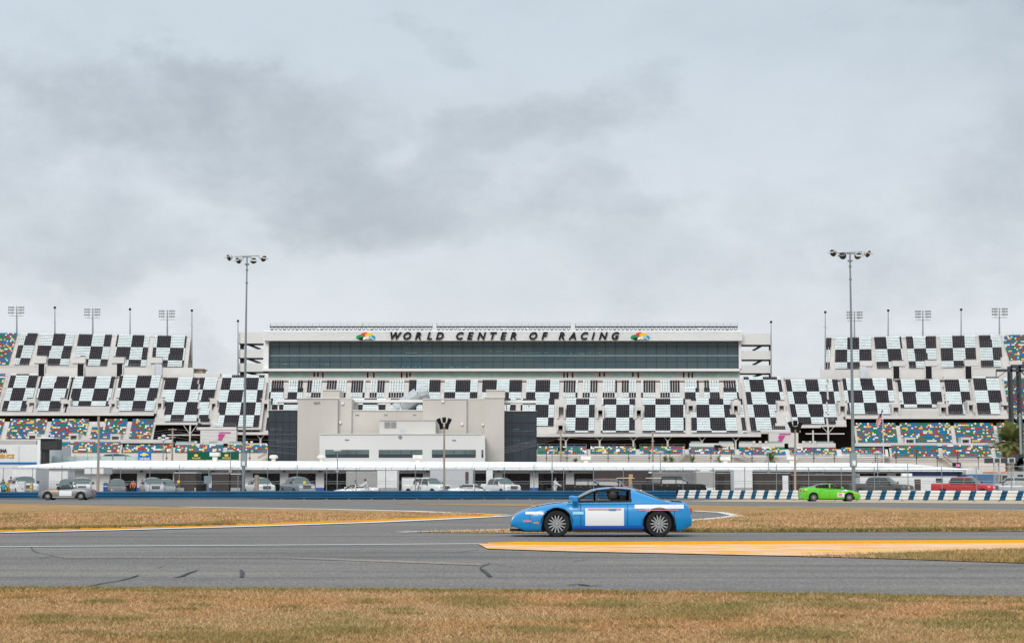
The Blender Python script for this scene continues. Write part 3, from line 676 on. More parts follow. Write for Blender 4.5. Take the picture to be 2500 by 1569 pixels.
# catch fence along the front straight: posts, cables
cf = thing('catch_fence', 'tall grey catch fence posts and cables along the foot of the grandstand', 'fence', (0, 474, 0))
for px in [i * 50.2 + 1334 for i in range(24)] + [408 + 0 * i for i in range(0)] + [300, 350, 407, 500, 610]:
    o = MB(); D = 474; X = X_(px, D, 1115); y = 1106; zt = Z_(y - 2, D)
    o.tube((X, D, 5), (X, D, zt), .09, n=5); o.bar((X, D, zt), (X, D - 1.2, zt + 1.0), .1, .1); o.box(X - .3, X + .3, D - .2, D, Z_(1119, D), Z_(1116.5, D))
    o.build('post', DSTEEL, cf)
o = MB()
for y in (1108, 1113, 1118, 1123):
    for a, b in ((100, 655), (1308, 2560)): o.tube(at(a, y, 474), at(b, y, 474), .025, n=4)
o.build('cable', STEEL, cf)
# ---------------------------------------------------------------- tower above the stand
tw = thing('press_tower', 'long white tower with dark glass front and black lettering above the grandstand', 'tower', (0, 545, 0))
D = 541.0
RIB = mat('ribbed_white_cladding', (.76, .76, .75), .5, var=.03, vs=.1)
o = MB(); n = 9
for i in range(n):
    y0, y1 = 807 + 24 * i / n, 807 + 24 * (i + 1) / n
    z1, z0 = Z_(y0, D), Z_(y1, D); xa, xb = X_(645, D, 820), X_(1812, D, 820); o.add([(xa, D - .02, z0), (xb, D - .02, z0), (xb, D + .22, z1), (xa, D + .22, z1), (xa, D + .22, z0), (xb, D + .22, z0)], [(0, 1, 2, 3), (0, 1, 5, 4)])
o.box(X_(645, D, 820), X_(1812, D, 820), D + .23, D + 22, Z_(831, D) - .05, Z_(806.5, D))
o.build('upper_cladding', RIB, tw)
o = MB(); o.pbox(640, 1806, 899.5, 905.5, D + .5, 18); o.pbox(643, 655.5, 831, 899.5, D + 2, 18); o.pbox(1804, 1810, 831, 899.5, D + 2.5, 18); o.build('lower_cladding', RIB, tw)
# dark glass front in two mottled teal tones
M_, N_, L_, b_ = node_mat('dark_glass_front'); g_ = N_.new('ShaderNodeTexCoord')
vn = N_.new('ShaderNodeTexVoronoi'); vn.feature = 'F1'; mpn = N_.new('ShaderNodeMapping'); mpn.inputs['Scale'].default_value = (.09, .02, .32); L_.new(g_.outputs['Object'], mpn.inputs[0]); L_.new(mpn.outputs[0], vn.inputs['Vector']); vn.inputs['Scale'].default_value = 1.0
vsx = N_.new('ShaderNodeSeparateXYZ'); L_.new(vn.outputs['Color'], vsx.inputs[0])
L_.new(mixc(N_, L_, rampn(N_, L_, vsx.outputs[0], [(.55, (0, 0, 0)), (.85, (1, 1, 1))]), (.052, .084, .094), (.034, .074, .090)), b_.inputs['Base Color']); b_.inputs['Roughness'].default_value = .12
GLASSF = M_
o = MB(); o.pbox(655, 1805, 831, 899.6, D + 4, .3); o.build('glass_front', GLASSF, tw)
o = MB()
MUL = mat('mullion', (.034, .052, .060), .5)
for i in range(47): o.pbox(656 + i * 24.9, 657.0 + i * 24.9, 831, 899.5, D + 3.9, .08)
for y in (845, 882): o.pbox(656, 1804, y, y + .8, D + 3.88, .08)
o.build('mullion', MUL, tw)
o = MB(); o.pbox(656, 1804, 866, 870, D + 3.8, .1); o.build('floor_band', mat('floor_band_glass', (.17, .23, .25), .5, var=.1), tw)
o = MB()
for (a, b, y) in [(660, 720, 888), (728, 808, 888.5), (880, 1040, 895), (1060, 1145, 895.5), (1195, 1262, 857), (1275, 1345, 861), (1350, 1432, 862), (1438, 1468, 861), (990, 1025, 861), (1028, 1065, 861)]:
    for k in range(int((b - a) / 6)):
        if rnd.random() < .7: o.pbox(a + k * 6, a + k * 6 + rnd.uniform(3, 5.5), y, y + rnd.uniform(.8, 2), D + 3.7, .1)
o.build('furniture_behind_glass', mat('dim_teal_furniture', (.14, .26, .27), .5, var=.3), tw)
# suite level
TEAL = mat('teal_glass', (.42, .66, .62), .5, var=.12, vs=.4)
o = MB(); o.pbox(655, 1806, 905.5, 930, D + 3.2, 12); o.build('suite_wall', LIGHTW, tw)
gaps = [(766, 790), (978, 1006), (896, 917), (1375, 1403), (1456, 1482), (1542, 1562), (1664, 1694)]
doors = [767, 776, 788, 897.5, 912.5, 980.5, 993, 1001, 1377, 1385, 1398, 1464, 1475, 1545, 1558, 1669, 1681.5, 1690]
wi = MB(); fr = MB(); px = 661
while px < 1796:
    w = 10.5
    if not any(a - w < px < b for a, b in gaps):
        wi.pbox(px, px + w, 908, 920.5, D + 3.1, .12)
        if rnd.random() < .5: fr.pbox(px + w * .3, px + w * .5, 907, 908, D + 2.9, .1)
    px += 13.6
wi.build('suite_window', TEAL, tw)
o = MB()
for p in doors: o.pbox(p - 1.6, p + 1.8, 909, 922 if rnd.random() < .5 else 919, D + 3.05, .12); o.pbox(p - 1.6, p + 1.8, 923, 926.5, D + 3.05, .12)
o.build('suite_door', DARK, tw)
o = MB(); o.pbox(655, 1806, 922, 928.5, D + .8, .4); o.pbox(655, 1806, 905.5, 907, D + 2.4, .6); o.build('suite_ledge', LIGHTW, tw)
# roof truss and railings
o = MB(); r2 = MB()
for a, b in ((659, 1056), (1066, 1393), (1404, 1801)):
    y = 797.6; DD = D + 1; A, B = at(a, y, DD), at(b, y, DD); o.bar(A, B, .3, .42); C_, D_ = at(a, 806.5, DD), at(b, 806.5, DD); o.bar(C_, D_, .2, .15)
    k = int((B - A).length / 1.3)
    for i in range(k):
        p, q_ = A.lerp(B, i / k), C_.lerp(D_, (i + .5) / k); r_ = A.lerp(B, (i + 1) / k); r2.bar(p, q_, .17, .17); r2.bar(q_, r_, .17, .17)
        if i % 3 == 0: r2.box(q_.x - .35, q_.x + .35, DD - .4, DD, q_.z, q_.z + .35)
    k = int((B - A).length / 2.2)
    for i in range(k + 1):
        p = A.lerp(B, i / k); r2.tube(p, p + Vector((0, 0, 1.15)), .04, n=4)
    for h in (.6, 1.15): r2.tube(A + Vector((0, 0, h)), B + Vector((0, 0, h)), .03, n=4)
    o.pbox(a, a + .8, 789, 799, DD, .2)
o.build('roof_beam', DSTEEL, tw); r2.build('roof_truss', mat('truss_steel', (.13, .135, .14), .5), tw)
o = MB(); o.pbox(857, 885, 787, 796, D + 3, 4); o.pbox(886, 968, 784.5, 786, D + 3, .4); o.pbox(886, 968, 789, 790, D + 3, .4); o.pbox(1056, 1066, 793, 800, D + 1, 1); o.pbox(1393, 1404, 795, 801, D + 1, 1); o.build('roof_plant', WHITE, tw)
for px in (781, 903, 979, 1128, 1230, 1289, 1456, 1709):
    X = X_(px, D + 1, 795); o = MB(); o.lathe([(0, 0), (.35, .1), (.45, .45), (.35, .8), (0, .9)], (X, D + .8, Z_(806, D)), 8); o.build('roof_light', WHITE, tw)
# lettering, each letter a piece
LET = mat('black_lettering', (.016, .016, .018), .5)
for ch, px in zip('WORLDCENTEROFRACING', (962, 992, 1019.6, 1047.4, 1072.3, 1119.6, 1145.6, 1173.6, 1200.6, 1226.5, 1252, 1299.6, 1326.6, 1369.8, 1397.2, 1423.7, 1446, 1470.4, 1499.3)):
    text_obj('letter', ch, (X_(px, D, 820), D - .35, Z_(828, D)), 3.1, LET, tw, .15, .28, .12)
for cx in (892.5, 1562.5):
    cols = [('green', (.01, .30, .09), (-15, 1.5), (8, 5.3)), ('red', (.68, .05, .04), (-3, -4.5), (8.5, 4.8)), ('yellow', (.80, .52, .03), (7, -3.5), (9, 4.6)), ('blue', (.01, .34, .62), (15, 3.5), (8, 5)), ('black', (.02, .02, .02), (-8, 6), (9, 3.4)), ('white', (.8, .8, .8), (2, 5), (8.5, 3.6))]
    for k, (nm, c, (ox, oy), (rx, ry)) in enumerate(cols):
        s = MB(); ctr = at(cx + ox, 820.5 + oy, D); sc_ = D / F
        pts = [(ctr.x + rx * sc_ * math.cos(t) * (1.05 if math.cos(t) > 0 else .95) + ry * sc_ * .5 * math.sin(t), ctr.z + ry * sc_ * math.sin(t)) for t in np.linspace(0, 2 * math.pi, 20, endpoint=False)]
        s.prism(pts, D - .25 - .03 * k, D + .1)
        s.build('emblem_petal', mat('emblem_' + nm, c, .5), tw)
    s = MB(); sc_ = D / F
    for (x0, y0, x1, y1, w) in ((-6, 9, 8, 1, .3), (0, 7, 16, 0, .22), (8, 2, 20, 8, .25)):
        s.bar(at(cx + x0, 820 + y0, D - .5), at(cx + x1, 820 + y1, D - .5), .08, w)
    s.build('emblem_stroke', mat('emblem_white'.replace('white', 'cream'), (.8, .82, .7), .5), tw)
# stair towers on both ends
SL = mat('stair_tower_white', (.66, .655, .64), .6, var=.03)
for side, a, b, ys, yr in ((-1, 583, 652, (811, 838, 852.5, 873, 886.5, 907), 918), (1, 1806, 1884, (814, 841, 856, 877, 891, 910.5), 921)):
    o = MB(); DD = D + 3
    for i in range(3): o.pbox(a, b, ys[2 * i], ys[2 * i + 1], DD, 6)
    o.build('stair_tower_panel', SL, tw)
    o = MB()
    for i in range(3):
        y0 = ys[2 * i + 1]; y1 = ys[2 * i + 2] if i < 2 else yr
        o.pbox(a, b, y0, y0 + 1.6, DD + .2, 5.5)
        if side < 0: p = ((a + 22, y0 + 1), (b - 16, y1)); e = (a + 3, a + 12)
        else: p = ((b - 24, y0 + 1), (b - 46, y1)); e = (b - 6, b - 1)
        o.bar(at(p[0][0], p[0][1] + 1, DD + 2), at(p[1][0], p[1][1], DD + 2), 1.2, .7); o.pbox(e[0], e[1], y0, y1, DD + 3, 1)
        o.pbox(min(p[0][0], e[0]), max(p[0][0], e[1]), y0, y0 + 3.5, DD + 1, 1)
    o.build('stair_flight', mat('stair_dark', (.05, .05, .052), .6), tw)
# ---------------------------------------------------------------- media building (grey block with glass wings)
mb_ = thing('media_building', 'pale grey and white block building with dark glass ends in front of the grandstand', 'building', (0, 290, 0))
STUC = mat('warm_grey_stucco', (.525, .49, .445), .85, var=.10, vs=.12, streak=(1, 1, .25), bump=.05)
STUC2 = mat('light_grey_stucco', (.55, .53, .50), .85, var=.06, vs=.12, streak=(1, 1, .25))
WST = mat('white_stucco', (.70, .69, .67), .8, var=.04, vs=.1)
Y0 = 300.0
o = MB()
o.pbox(726, 824, 972, 1125, Y0 - 1.0, 14, z0=0); o.pbox(788, 829, 951.5, 973, Y0 + 1, 7); o.pbox(824, 858, 972.5, 1125, Y0, 13, z0=0)
o.pbox(858, 1032, 1001.5, 1125, Y0 + .6, 12, z0=0); o.pbox(1032, 1139, 973, 1125, Y0 - .2, 13, z0=0); o.pbox(1139, 1183, 973, 1125, Y0 + .5, 12, z0=0)
o.pbox(1183, 1231, 970, 1125, Y0 - 1.2, 14, z0=0); o.pbox(1187, 1233, 952, 970.5, Y0 + 1, 7)
w_ = o.build('wall', STUC, mb_)
o = MB()
for a, b, y, D in ((725, 825, 971, Y0 - 1.2), (787, 830, 950.5, Y0 + .8), (824, 859, 971.5, Y0 - .1), (858, 1032, 1000.3, Y0 + .4), (1031.5, 1139, 972, Y0 - .4), (1139, 1184, 972, Y0 + .4), (1182, 1232, 969, Y0 - 1.4), (1186, 1234, 951, Y0 + .8)):
    o.pbox(a, b, y, y + 2, D, .25)
o.build('coping', WST, mb_)
o = MB(); o.pbox(926, 1063, 1024.5, 1060, Y0 - 5, 5); o.pbox(925, 1064, 1023.5, 1025.5, Y0 - 5.2, 5.4); o.build('plant_room', STUC2, mb_)
o = MB()
for a, b in ((938.5, 952), (954, 967)):
    for k in range(8): o.pbox(a, b, 1029.5 + k * 1.9, 1030.6 + k * 1.9, Y0 - 5.15, .12)
o.build('louvre', mat('louvre_grey', (.36, .36, .36), .6), mb_)
o = MB(); o.pbox(978.5, 988, 1047.5, 1059, Y0 - 5.1, .08); o.build('door', mat('pale_blue_door', (.42, .50, .52), .5), mb_)
o = MB(); o.prism([(at(*p, Y0 - 8).x, at(*p, Y0 - 8).z) for p in ((780, 1058.5), (1176, 1058.5), (1184, 1064), (1184, 1130), (780, 1130))], Y0 - 8, Y0 - 1.5); o.build('white_front_wall', WST, mb_)
o = MB(); o.pbox(780, 1176, 1057.6, 1059.6, Y0 - 8.2, .2); o.build('front_coping', WHITE, mb_)
o = MB()
for a, b, yy in ((842, 852, 1073), (1104, 1113, 1074), (867, 877, 1012.5), (938, 946, 1012.5), (1008, 1016, 1012.5), (766, 781, 983)):
    D = (Y0 - 8.1) if yy > 1050 else Y0 + .5 if yy > 1000 else Y0 - 1.1
    o.pbox(a, b, yy - (1.3 if yy > 990 else 2.5), yy + (1.3 if yy > 990 else 2.5), D, .15)
c = at(977, 1066.5, Y0 - 8.1); o.prism([(c.x - .38, c.z), (c.x, c.z + .35), (c.x + .38, c.z), (c.x, c.z - .35)], Y0 - 8.12, Y0 - 7.9)
o.build('wall_vent', mat('vent_grey', (.26, .26, .25), .6), mb_)
DKG = mat('dark_wing_glass', (.022, .034, .045), .08, var=.25, vs=.3)
WGL = mat('strip_window_glass', (.10, .145, .145), .1, var=.25, vs=.4); WGD = mat('strip_window_dark', (.035, .045, .055), .15)
for a, b, segs in ((794, 901, (820, 848, 870)), (924.5, 1031, (950, 979, 1004)), (1054.5, 1161.5, (1082, 1108, 1136)), (1175.5, 1180, ())):
    o = MB(); D = Y0 - 8.05
    o.pbox(a, b, 1097.5, 1116.5, D, .1); wf = o.build('window', WGD, mb_)
    o = MB(); e = (a,) + segs + (b,)
    for p, q_ in zip(e, e[1:]): o.pbox(p + .7, q_ - .7, 1098.5, 1108.5, D - .06, .05)
    o.build('blind', WGL, wf)
for a, b, yt in ((655, 724, 1001.5), (1231, 1310, 1003.5)):
    o = MB(); D = Y0 + 3; o.pbox(a, b, yt, 1125, D, 10, z0=0); g = o.build('glass_wing', DKG, mb_)
    o = MB()
    for k in range(5): x = a + (b - a) * k / 4; o.pbox(x - .4, x + .4, yt, 1125, D - .12, .1)
    for y in (yt, yt + 27, yt + 59, yt + 89): o.pbox(a, b, y, y + .9, D - .14, .1)
    o.build('mullion', mat('black_mullion', (.012, .014, .018), .4), g)
    o = MB()
    for y, x0, x1 in ((yt + 10, .35, .7), (yt + 43, .08, .5), (yt + 47, .1, .93), (yt + 70, .1, .5), (yt + 76, .3, .8)): o.pbox(a + (b - a) * x0, a + (b - a) * x1, y, y + 1.0 if y < yt + 20 else y + 2.5, D - .1, .08)
    o.build('interior_light', mat('dim_interior', (.07, .10, .11), .5, var=.4, vs=1), g)
    o = MB(); o.pbox(a, b, yt - 1.5, yt, D - .3, 10); o.build('wing_coping', CONC, g)
for a, b, y in ((674, 726, 975), (862, 1032, 975.5), (1231, 1310, 977)):
    o = MB(); D = Y0 + 5; o.pbox(a, b, y, y + 6, D, 3); o.build('roof_canopy', WHITE, mb_)
    for px in np.arange(a + 4, b, 55): o = MB(); o.pbox(px, px + 3, y + 6, y + 27, D + 1, .3); o.build('canopy_post', WHITE, mb_)
o = MB()
for px, y, D in ((836.5, 984, Y0), (831, 1030.5, Y0), (1081, 979, Y0 - .2), (1128, 1034.5, Y0 - .2), (1179, 1036, Y0 + .5)): p = at(px, y, D - .3); o.box(p.x - .2, p.x + .2, D - .35, D, p.z - .2, p.z + .2)
o.build('wall_lamp', WHITE, mb_)
bt = thing('escalator_tunnel', 'translucent grey escalator tunnel rising behind the media building roof', 'escalator', (-15, 320, 0))
o = MB(); A, B, C2 = at(968, 1003, 320), at(1022, 964, 320), at(1046, 958, 320); o.tube(A, B, 1.5, 1.5, 12); o.tube(B, C2, 1.5, 1.3, 12); o.build('tunnel_shell', mat('translucent_grey_sheet', (.42, .45, .46), .3, var=.15, vs=2), bt)
o = MB(); o.bar(at(985, 1003, 317.5), at(1023, 972, 317.5), .3, .5); o.build('truss_beam', STEEL, bt)
# ---------------------------------------------------------------- garage building
gb = thing('garage_building', 'long low white garage building with a pale metal roof and open bays', 'building', (0, 195, 0))
GY = 193.0
ROOFW = mat('white_metal_roof', (.90, .90, .89), .5, var=.03, vs=.15)
def ez(px): return float(np.interp(px, [50, 500, 1000, 1600, 2380], [3.36, 3.28, 3.22, 3.10, 3.02]))   # eave height, the apron falls slightly
def zx(px, off=0): return ez(px) + off
o = MB(); ps = list(np.linspace(50, 2372, 40)); nps = len(ps)
for i, (a, b) in enumerate(zip(ps, ps[1:])):
    xa, xb = X_(a, GY, 1140), X_(b, GY, 1140); ya = GY - 1.0; yr = GY + 9
    ra = xa if i > 0 else xa + 5; 
    k0 = 1.0 if a >= 150 else (a - 50) / 100; k1 = 1.0 if b >= 150 else (b - 50) / 100
    k0 = min(k0, 1.0 if a <= 2230 else max(0, (2372 - a) / 142)); k1 = min(k1, 1.0 if b <= 2230 else max(0, (2372 - b) / 142))
    za, zb = ez(a), ez(b); h = .82
    o.add([(xa, ya, za), (xb, ya, zb), (xb, ya + 9.5 * k1 + .01, zb + h * k1 + .01), (xa, ya + 9.5 * k0 + .01, za + h * k0 + .01), (xb, ya + 20, zb), (xa, ya + 20, za)], [(0, 1, 2, 3), (3, 2, 4, 5)])
    o.add([(xa, ya, za - .22), (xb, ya, zb - .22), (xb, ya, zb - .003), (xa, ya, za - .003), (xa, ya + 1, za - .22), (xb, ya + 1, zb - .22)], [(0, 1, 2, 3), (0, 4, 5, 1)])
o.build('roof', ROOFW, gb)
o = MB()
for i in range(60):
    px = 60 + i * 39; a = X_(px, GY); z = ez(px); o.box(a - .04, a + .04, GY - 1.02, GY - 1.0, z - .22, z)
    if 160 < px < 2220: o.add([(a, GY - .9, z + .02), (a + .05, GY - .9, z + .02), (a + .05, GY + 8, z + .80), (a, GY + 8, z + .80)], [(0, 1, 2, 3)])
o.build('roof_seam', mat('seam_grey', (.55, .55, .54), .6), gb)  # seams a darker grey than the roof sheets
o = MB(); o.box(X_(52, GY), X_(2368, GY), GY - 1.04, GY - .95, 2.93, 2.99); o.build('gutter', mat('gutter_grey', (.25, .25, .25), .6), gb)
bays = [268 + 87.2 * k for k in range(23)]
top_of_door = 2.62
wl = MB(); x_prev = X_(85, GY + .5); zt = 3.35
for p in bays:
    xa, xb = X_(p, GY + .5), X_(p + 67, GY + .5)
    wl.box(x_prev, xa, GY + .5, GY + .9, 0, zt); wl.box(xa, xb, GY + .52, GY + .88, top_of_door, zt - .01)
    x_prev = xb
wl.box(x_prev, X_(2345, GY + .5), GY + .5, GY + .9, 0, zt - .2)
wl.build('wall', mat('garage_wall_white', (.66, .65, .63), .8, var=.06, vs=.2), gb)
o = MB()
for p in bays:
    xb = X_(p + 67, GY + .5); xn = X_(p + 87.2, GY + .5); o.box(xb - .01, xn + .01, GY + .42, GY + .92, 0, 1.05)
o.build('blue_pillar_base', mat('blue_wainscot', (.05, .11, .33), .6, var=.1), gb)
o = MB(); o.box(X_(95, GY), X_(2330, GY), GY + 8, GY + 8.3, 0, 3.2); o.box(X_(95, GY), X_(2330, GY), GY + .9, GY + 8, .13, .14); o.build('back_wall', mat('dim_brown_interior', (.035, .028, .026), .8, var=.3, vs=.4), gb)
gi = MB()
for p in bays:
    X = X_(p, GY + 4)
    for k in range(4):
        w = rnd.uniform(.3, 1.2); x = X + rnd.uniform(0, 2.6); h = rnd.uniform(.7, 1.9); gi.box(x, x + w, GY + 4 + k * .7, GY + 4.5 + k * .7, .14, h, rnd.randrange(3))
    gi.box(X + .2, X + .5, GY + 2, GY + 2.2, .14, 2.4, 0)
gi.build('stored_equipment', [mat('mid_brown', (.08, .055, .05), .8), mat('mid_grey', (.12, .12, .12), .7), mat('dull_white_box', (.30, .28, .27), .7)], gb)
o = MB()
for p in bays[1:]: X = X_(p - 10, GY + .4); o.box(X - .12, X + .12, GY + .2, GY + .5, 2.75, 2.98); 
o.build('wall_lamp', DSTEEL, gb)
o = MB(); o.box(X_(2217, GY), X_(2346, GY), GY + .3, GY + .5, 0, 2.95); o.build('blue_end_wall', mat('garage_blue', (.09, .16, .38), .6, var=.08), gb)
o = MB(); o.box(X_(2350, GY - .8), X_(2358, GY - .8), GY - .9, GY - .6, 0, 2.85); o.build('corner_post', WHITE, gb)
# pole mounted lamps that stand at the garage front
for i, (px, y0) in enumerate([(563, 1101), (824, 1100), (1348, 1100), (1612, 1104), (1876, 1103), (2142, 1105)]):
    t = thing('slim_lamp_post', 'slim grey lamp post rising over the garage roof, number %d' % i, 'lamp post', (X_(px, GY - 1.6), GY - 1.6, .12), 'slim lamp posts along the garage front')
    D = GY - 1.6; X = X_(px, D, 1110); zt = Z_(y0, D)
    o = MB(); o.tube((X, D, .12), (X, D, zt), .055, .045, 6); o.box(X - .16, X + .16, D - .1, D + .1, 2.7, 3.0); o.build('post', STEEL, t)
    o = MB(); o.lathe([(0, -.1), (.42, -.05), (.45, .05), (.2, .14), (0, .16)], (X, D, zt), 10); o.build('lamp_head', mat('lamp_cream', (.55, .53, .48), .5), t)
    where = ['behind the left tall floodlight pole', 'left of the white-suited worker leaning on the car bonnet', 'above the worker in white by the garage pillar', 'above the second black pickup', 'above the rear of the green car', 'left of the blue garage end'][i]
    t['label'] = 'slim grey lamp post ' + where
for i, (px, yt) in enumerate([(668, 1110), (785, 1110), (1020, 1110), (1770, 1114), (1932, 1113), (1430, 1113), (525, 1104)]):
    D = GY + 8; X = X_(px, D, 1112); z = 4.0
    t = thing('roof_ventilator', 'x', 'ventilator', (X, D, z), 'ventilators on the garage roof'); o = MB(); zz = Z_(yt, D)
    if i in (0, 1): o.lathe([(0, z - .2), (.25, z - .2), (.25, zz - .4), (.46, zz - .4), (.52, zz - .2), (.35, zz), (0, zz + .02)], (X, D, 0), 14)
    else: o.box(X - .55, X + .55, D - .5, D + .5, zz - .42, zz); o.box(X - .25, X + .25, D - .3, D + .3, z - .2, zz - .46)
    o.build('cowl', mat('cream_cowl', (.68, .66, .60), .6), t)
    t['label'] = ['round cream ventilator cowl on the garage roof below the left glass wing', 'round cream ventilator cowl on the roof left of the white front windows', 'white box ventilator in front of the middle strip window', 'pale box ventilator on the roof by the small palms', 'pale box ventilator right of the floodlight cluster pole', 'pale box ventilator near the fence post right of the glass wing', 'cream box ventilator in front of the green banner'][i]
# ---------------------------------------------------------------- left building with big lettering
eb = thing('white_hall', 'white hall with blue stripe and large black and orange lettering at the left edge', 'building', (-60, 215, 0))
D = 205.0
o = MB(); o.box(X_(-150, D), X_(99, D), D, D + 14, 0, Z_(1084.5, D)); o.build('wall', mat('hall_white', (.68, .68, .67), .7, var=.04), eb)
o = MB(); o.box(X_(-150, D + 16), X_(92, D + 16), D + 15, D + 22, Z_(1084, D), Z_(1075.5, D + 16)); o.build('rear_storey', CONC2, eb)
o = MB(); o.box(X_(-150, D), X_(92, D), D - .06, D, Z_(1133, D), Z_(1127.5, D)); o.build('blue_stripe', mat('hall_blue', (.01, .17, .45), .5), eb)
o = MB(); o.box(X_(45, D), X_(45.7, D), D - .05, D, Z_(1127, D), Z_(1087, D)); o.build('panel_joint', CONC2, eb)
text_obj('lettering', 'DAYTONA', (X_(15.5, D), D - .1, Z_(1104, D)), .62, LET, eb, .04, 0, .01, 1, 'RIGHT', width=2.15)
text_obj('lettering', 'EXPERIENCE', (X_(33, D), D - .1, Z_(1116.7, D)), .62, mat('orange_lettering', (.80, .42, .06), .5), eb, .04, .05, .012, 1, 'RIGHT', width=3.5)
o = MB(); o.pbox(91, 98, 1067, 1130, 204, 1, z0=0); o.pbox(91, 131, 1067, 1070, 203.8, 3); o.build('white_frame', WHITE, eb)
o = MB(); o.pbox(98, 138, 1070.5, 1097, 204.2, 2.5); o.pbox(98, 110, 1097, 1122, 204.5, 2, z0=0); o.build('dark_canopy', mat('dark_canopy_grey', (.045, .043, .042), .7), eb)
# glass fence on the left behind the garage, red canopy, banners
t = thing('glass_fence', 'low greenish glass fence on the terrace left of the timber pole', 'fence', (X_(200, 210), 210, 0))
o = MB()
for k in range(8): o.pbox(90 + k * 31, 119 + k * 31, 1113, 1122, 210, .08, z0=0)
o.build('glass_panel', mat('fence_green_glass', (.36, .44, .42), .1, var=.1), t)
o = MB()
for k in range(9): o.pbox(89 + k * 31, 90 + k * 31, 1108, 1122, 209.9, .1, z0=0)
o.build('post', STEEL, t)
t = thing('red_canopy', 'dark red canopy with grey top behind the garage roof, right of the timber pole', 'canopy', (X_(275, 212), 212, 0))
o = MB(); o.pbox(250, 303, 1113, 1123, 212, 4, z0=0); o.build('red_body', mat('dark_red', (.16, .02, .03), .5, var=.2), t)
o = MB(); c = [(at(*p, 211.8).x, at(*p, 211.8).z) for p in ((250, 1113), (257, 1108.5), (285, 1107), (304, 1112), (304, 1113.2))]; o.prism(c, 211.8, 216.5); o.build('grey_top', DSTEEL, t)
def signboard(px0, px1, py0, py1, D, col, label, name='banner'):
    t = thing(name, label, 'banner', ((X_(px0, D) + X_(px1, D)) / 2, D, 0))
    o = MB(); o.pbox(px0, px1, py0, py1, D, .12); o.build('panel', col, t)
    o = MB(); o.pbox(px0 + 1, px0 + 2, py0, py1, D + .15, .12, z0=0); o.pbox(px1 - 2, px1 - 1, py0, py1, D + .15, .12, z0=0); o.build('frame', STEEL, t)
    return t
BLU = mat('banner_blue', (.01, .14, .45), .5, var=.03); GRN = mat('banner_green', (.004, .075, .04), .5, var=.03); GOLD = mat('gold', (.70, .50, .10), .4, .1)
D = 207.0
t = signboard(337, 369, 1101.5, 1122, D, BLU, 'blue banner with gold cross emblem above the garage roof')
o = MB(); cx, cy = 352.5, 1109
def PZ(p, D): q = at(p[0], p[1], D); return (q.x, q.z)
o.prism([PZ((cx + a, cy + b), D) for a, b in ((-4.5, -4), (5, -4), (4.4, -1.6), (10.5, -1.6), (9.6, 1.8), (3.8, 1.8), (3.2, 4), (-5, 4), (-4.4, 1.8), (-10.5, 1.8), (-9.6, -1.6), (-3.8, -1.6))], D - .1, D - .02); o.build('emblem', GOLD, t)
text_obj('lettering', 'CHEVROLET', (X_(353, D), D - .08, Z_(1120.6, D)), .26, WHITE, t, .02, 0, .008, 1, width=1.22)
t = signboard(457, 583, 1103, 1122, D, GRN, 'long dark green banner with two gold crowns above the garage roof')
for cx in (479, 553):
    o = MB(); q = [(-4, 3), (-5, -2.5), (-2.4, .4), (-2.2, -4), (-.6, 0), (0, -5), (.6, 0), (2.2, -4), (2.4, .4), (5, -2.5), (4, 3)]
    o.prism([PZ((cx + a, 1110.5 + b), D) for a, b in q][::-1], D - .1, D - .02); o.build('crown_emblem', GOLD, t)
    text_obj('lettering', 'ROLEX', (X_(cx, D), D - .08, Z_(1119.2, D)), .25, GOLD, t, .02, 0, .008, 1.1, width=1.0)
# ---------------------------------------------------------------- guard rails
def guardrail(name, label, pts, mats, stripes=None, hgt=.82):
    t = thing(name, label, 'guardrail', (pts[len(pts) // 2][0], pts[len(pts) // 2][1], 0))
    prof = []
    for k in range(3):
        z0 = .10 + k * (hgt - .1) / 3; hh = (hgt - .1) / 3
        prof += [(0.02, z0), (-.07, z0 + hh * .28), (-.07, z0 + hh * .62), (0.02, z0 + hh * .9)]
    P = []
    for a, b in zip(pts, pts[1:]):
        n = max(1, int((Vector(b) - Vector(a)).length / (.25 if stripes else 4)))
        P += [Vector(a).lerp(Vector(b), i / n) for i in range(n)]
    P.append(Vector(pts[-1])); o = MB(); vs = []; k = len(prof)
    dist = [0]
    for a, b in zip(P, P[1:]): dist.append(dist[-1] + (b - a).length)
    if not stripes:
        for p in P: vs += [(p.x, p.y + a, p.z + b) for a, b in prof]
        fs = [(i * k + j, (i + 1) * k + j, (i + 1) * k + j + 1, i * k + j + 1) for i in range(len(P) - 1) for j in range(k - 1)]
        o.add(vs, fs, 0)
    else:
        per, wb, sl_ = stripes; tot = dist[-1]
        def pt(s):
            s = max(0, min(tot, s)); i = min(int(np.searchsorted(dist, s)), len(P) - 1); i = max(1, i)
            return P[i - 1].lerp(P[i], (s - dist[i - 1]) / (dist[i] - dist[i - 1]))
        s = 0; ci = 0; first = True
        while s < tot + per:
            w = wb[ci]
            e0, e1 = s, s + w
            vs = []
            nsub = 3
            for q_ in range(nsub + 1):
                e = e0 + (e1 - e0) * q_ / nsub
                for a, b in prof:
                    p = pt(e + sl_ * (b / hgt)); vs.append((p.x, p.y + a, p.z + b))
            o.add(vs, [(i * k + j, (i + 1) * k + j, (i + 1) * k + j + 1, i * k + j + 1) for i in range(nsub) for j in range(k - 1)], ci)
            s += w; ci = 1 - ci
    o.build('rail', mats, t)
    o = MB(); L = dist[-1]; n = min(int(L / 2), 95)
    for i in range(n):
        s = L * (i + .5) / n; j = max(1, min(int(np.searchsorted(dist, s)), len(P) - 1)); p = P[j - 1].lerp(P[j], (s - dist[j - 1]) / (dist[j] - dist[j - 1])); o.box(p.x - .06, p.x + .06, p.y + .04, p.y + .16, p.z - .3, p.z + hgt)
    pp_ = o.build('post_row', STEEL, t); pp_['kind'] = 'stuff'
    return t
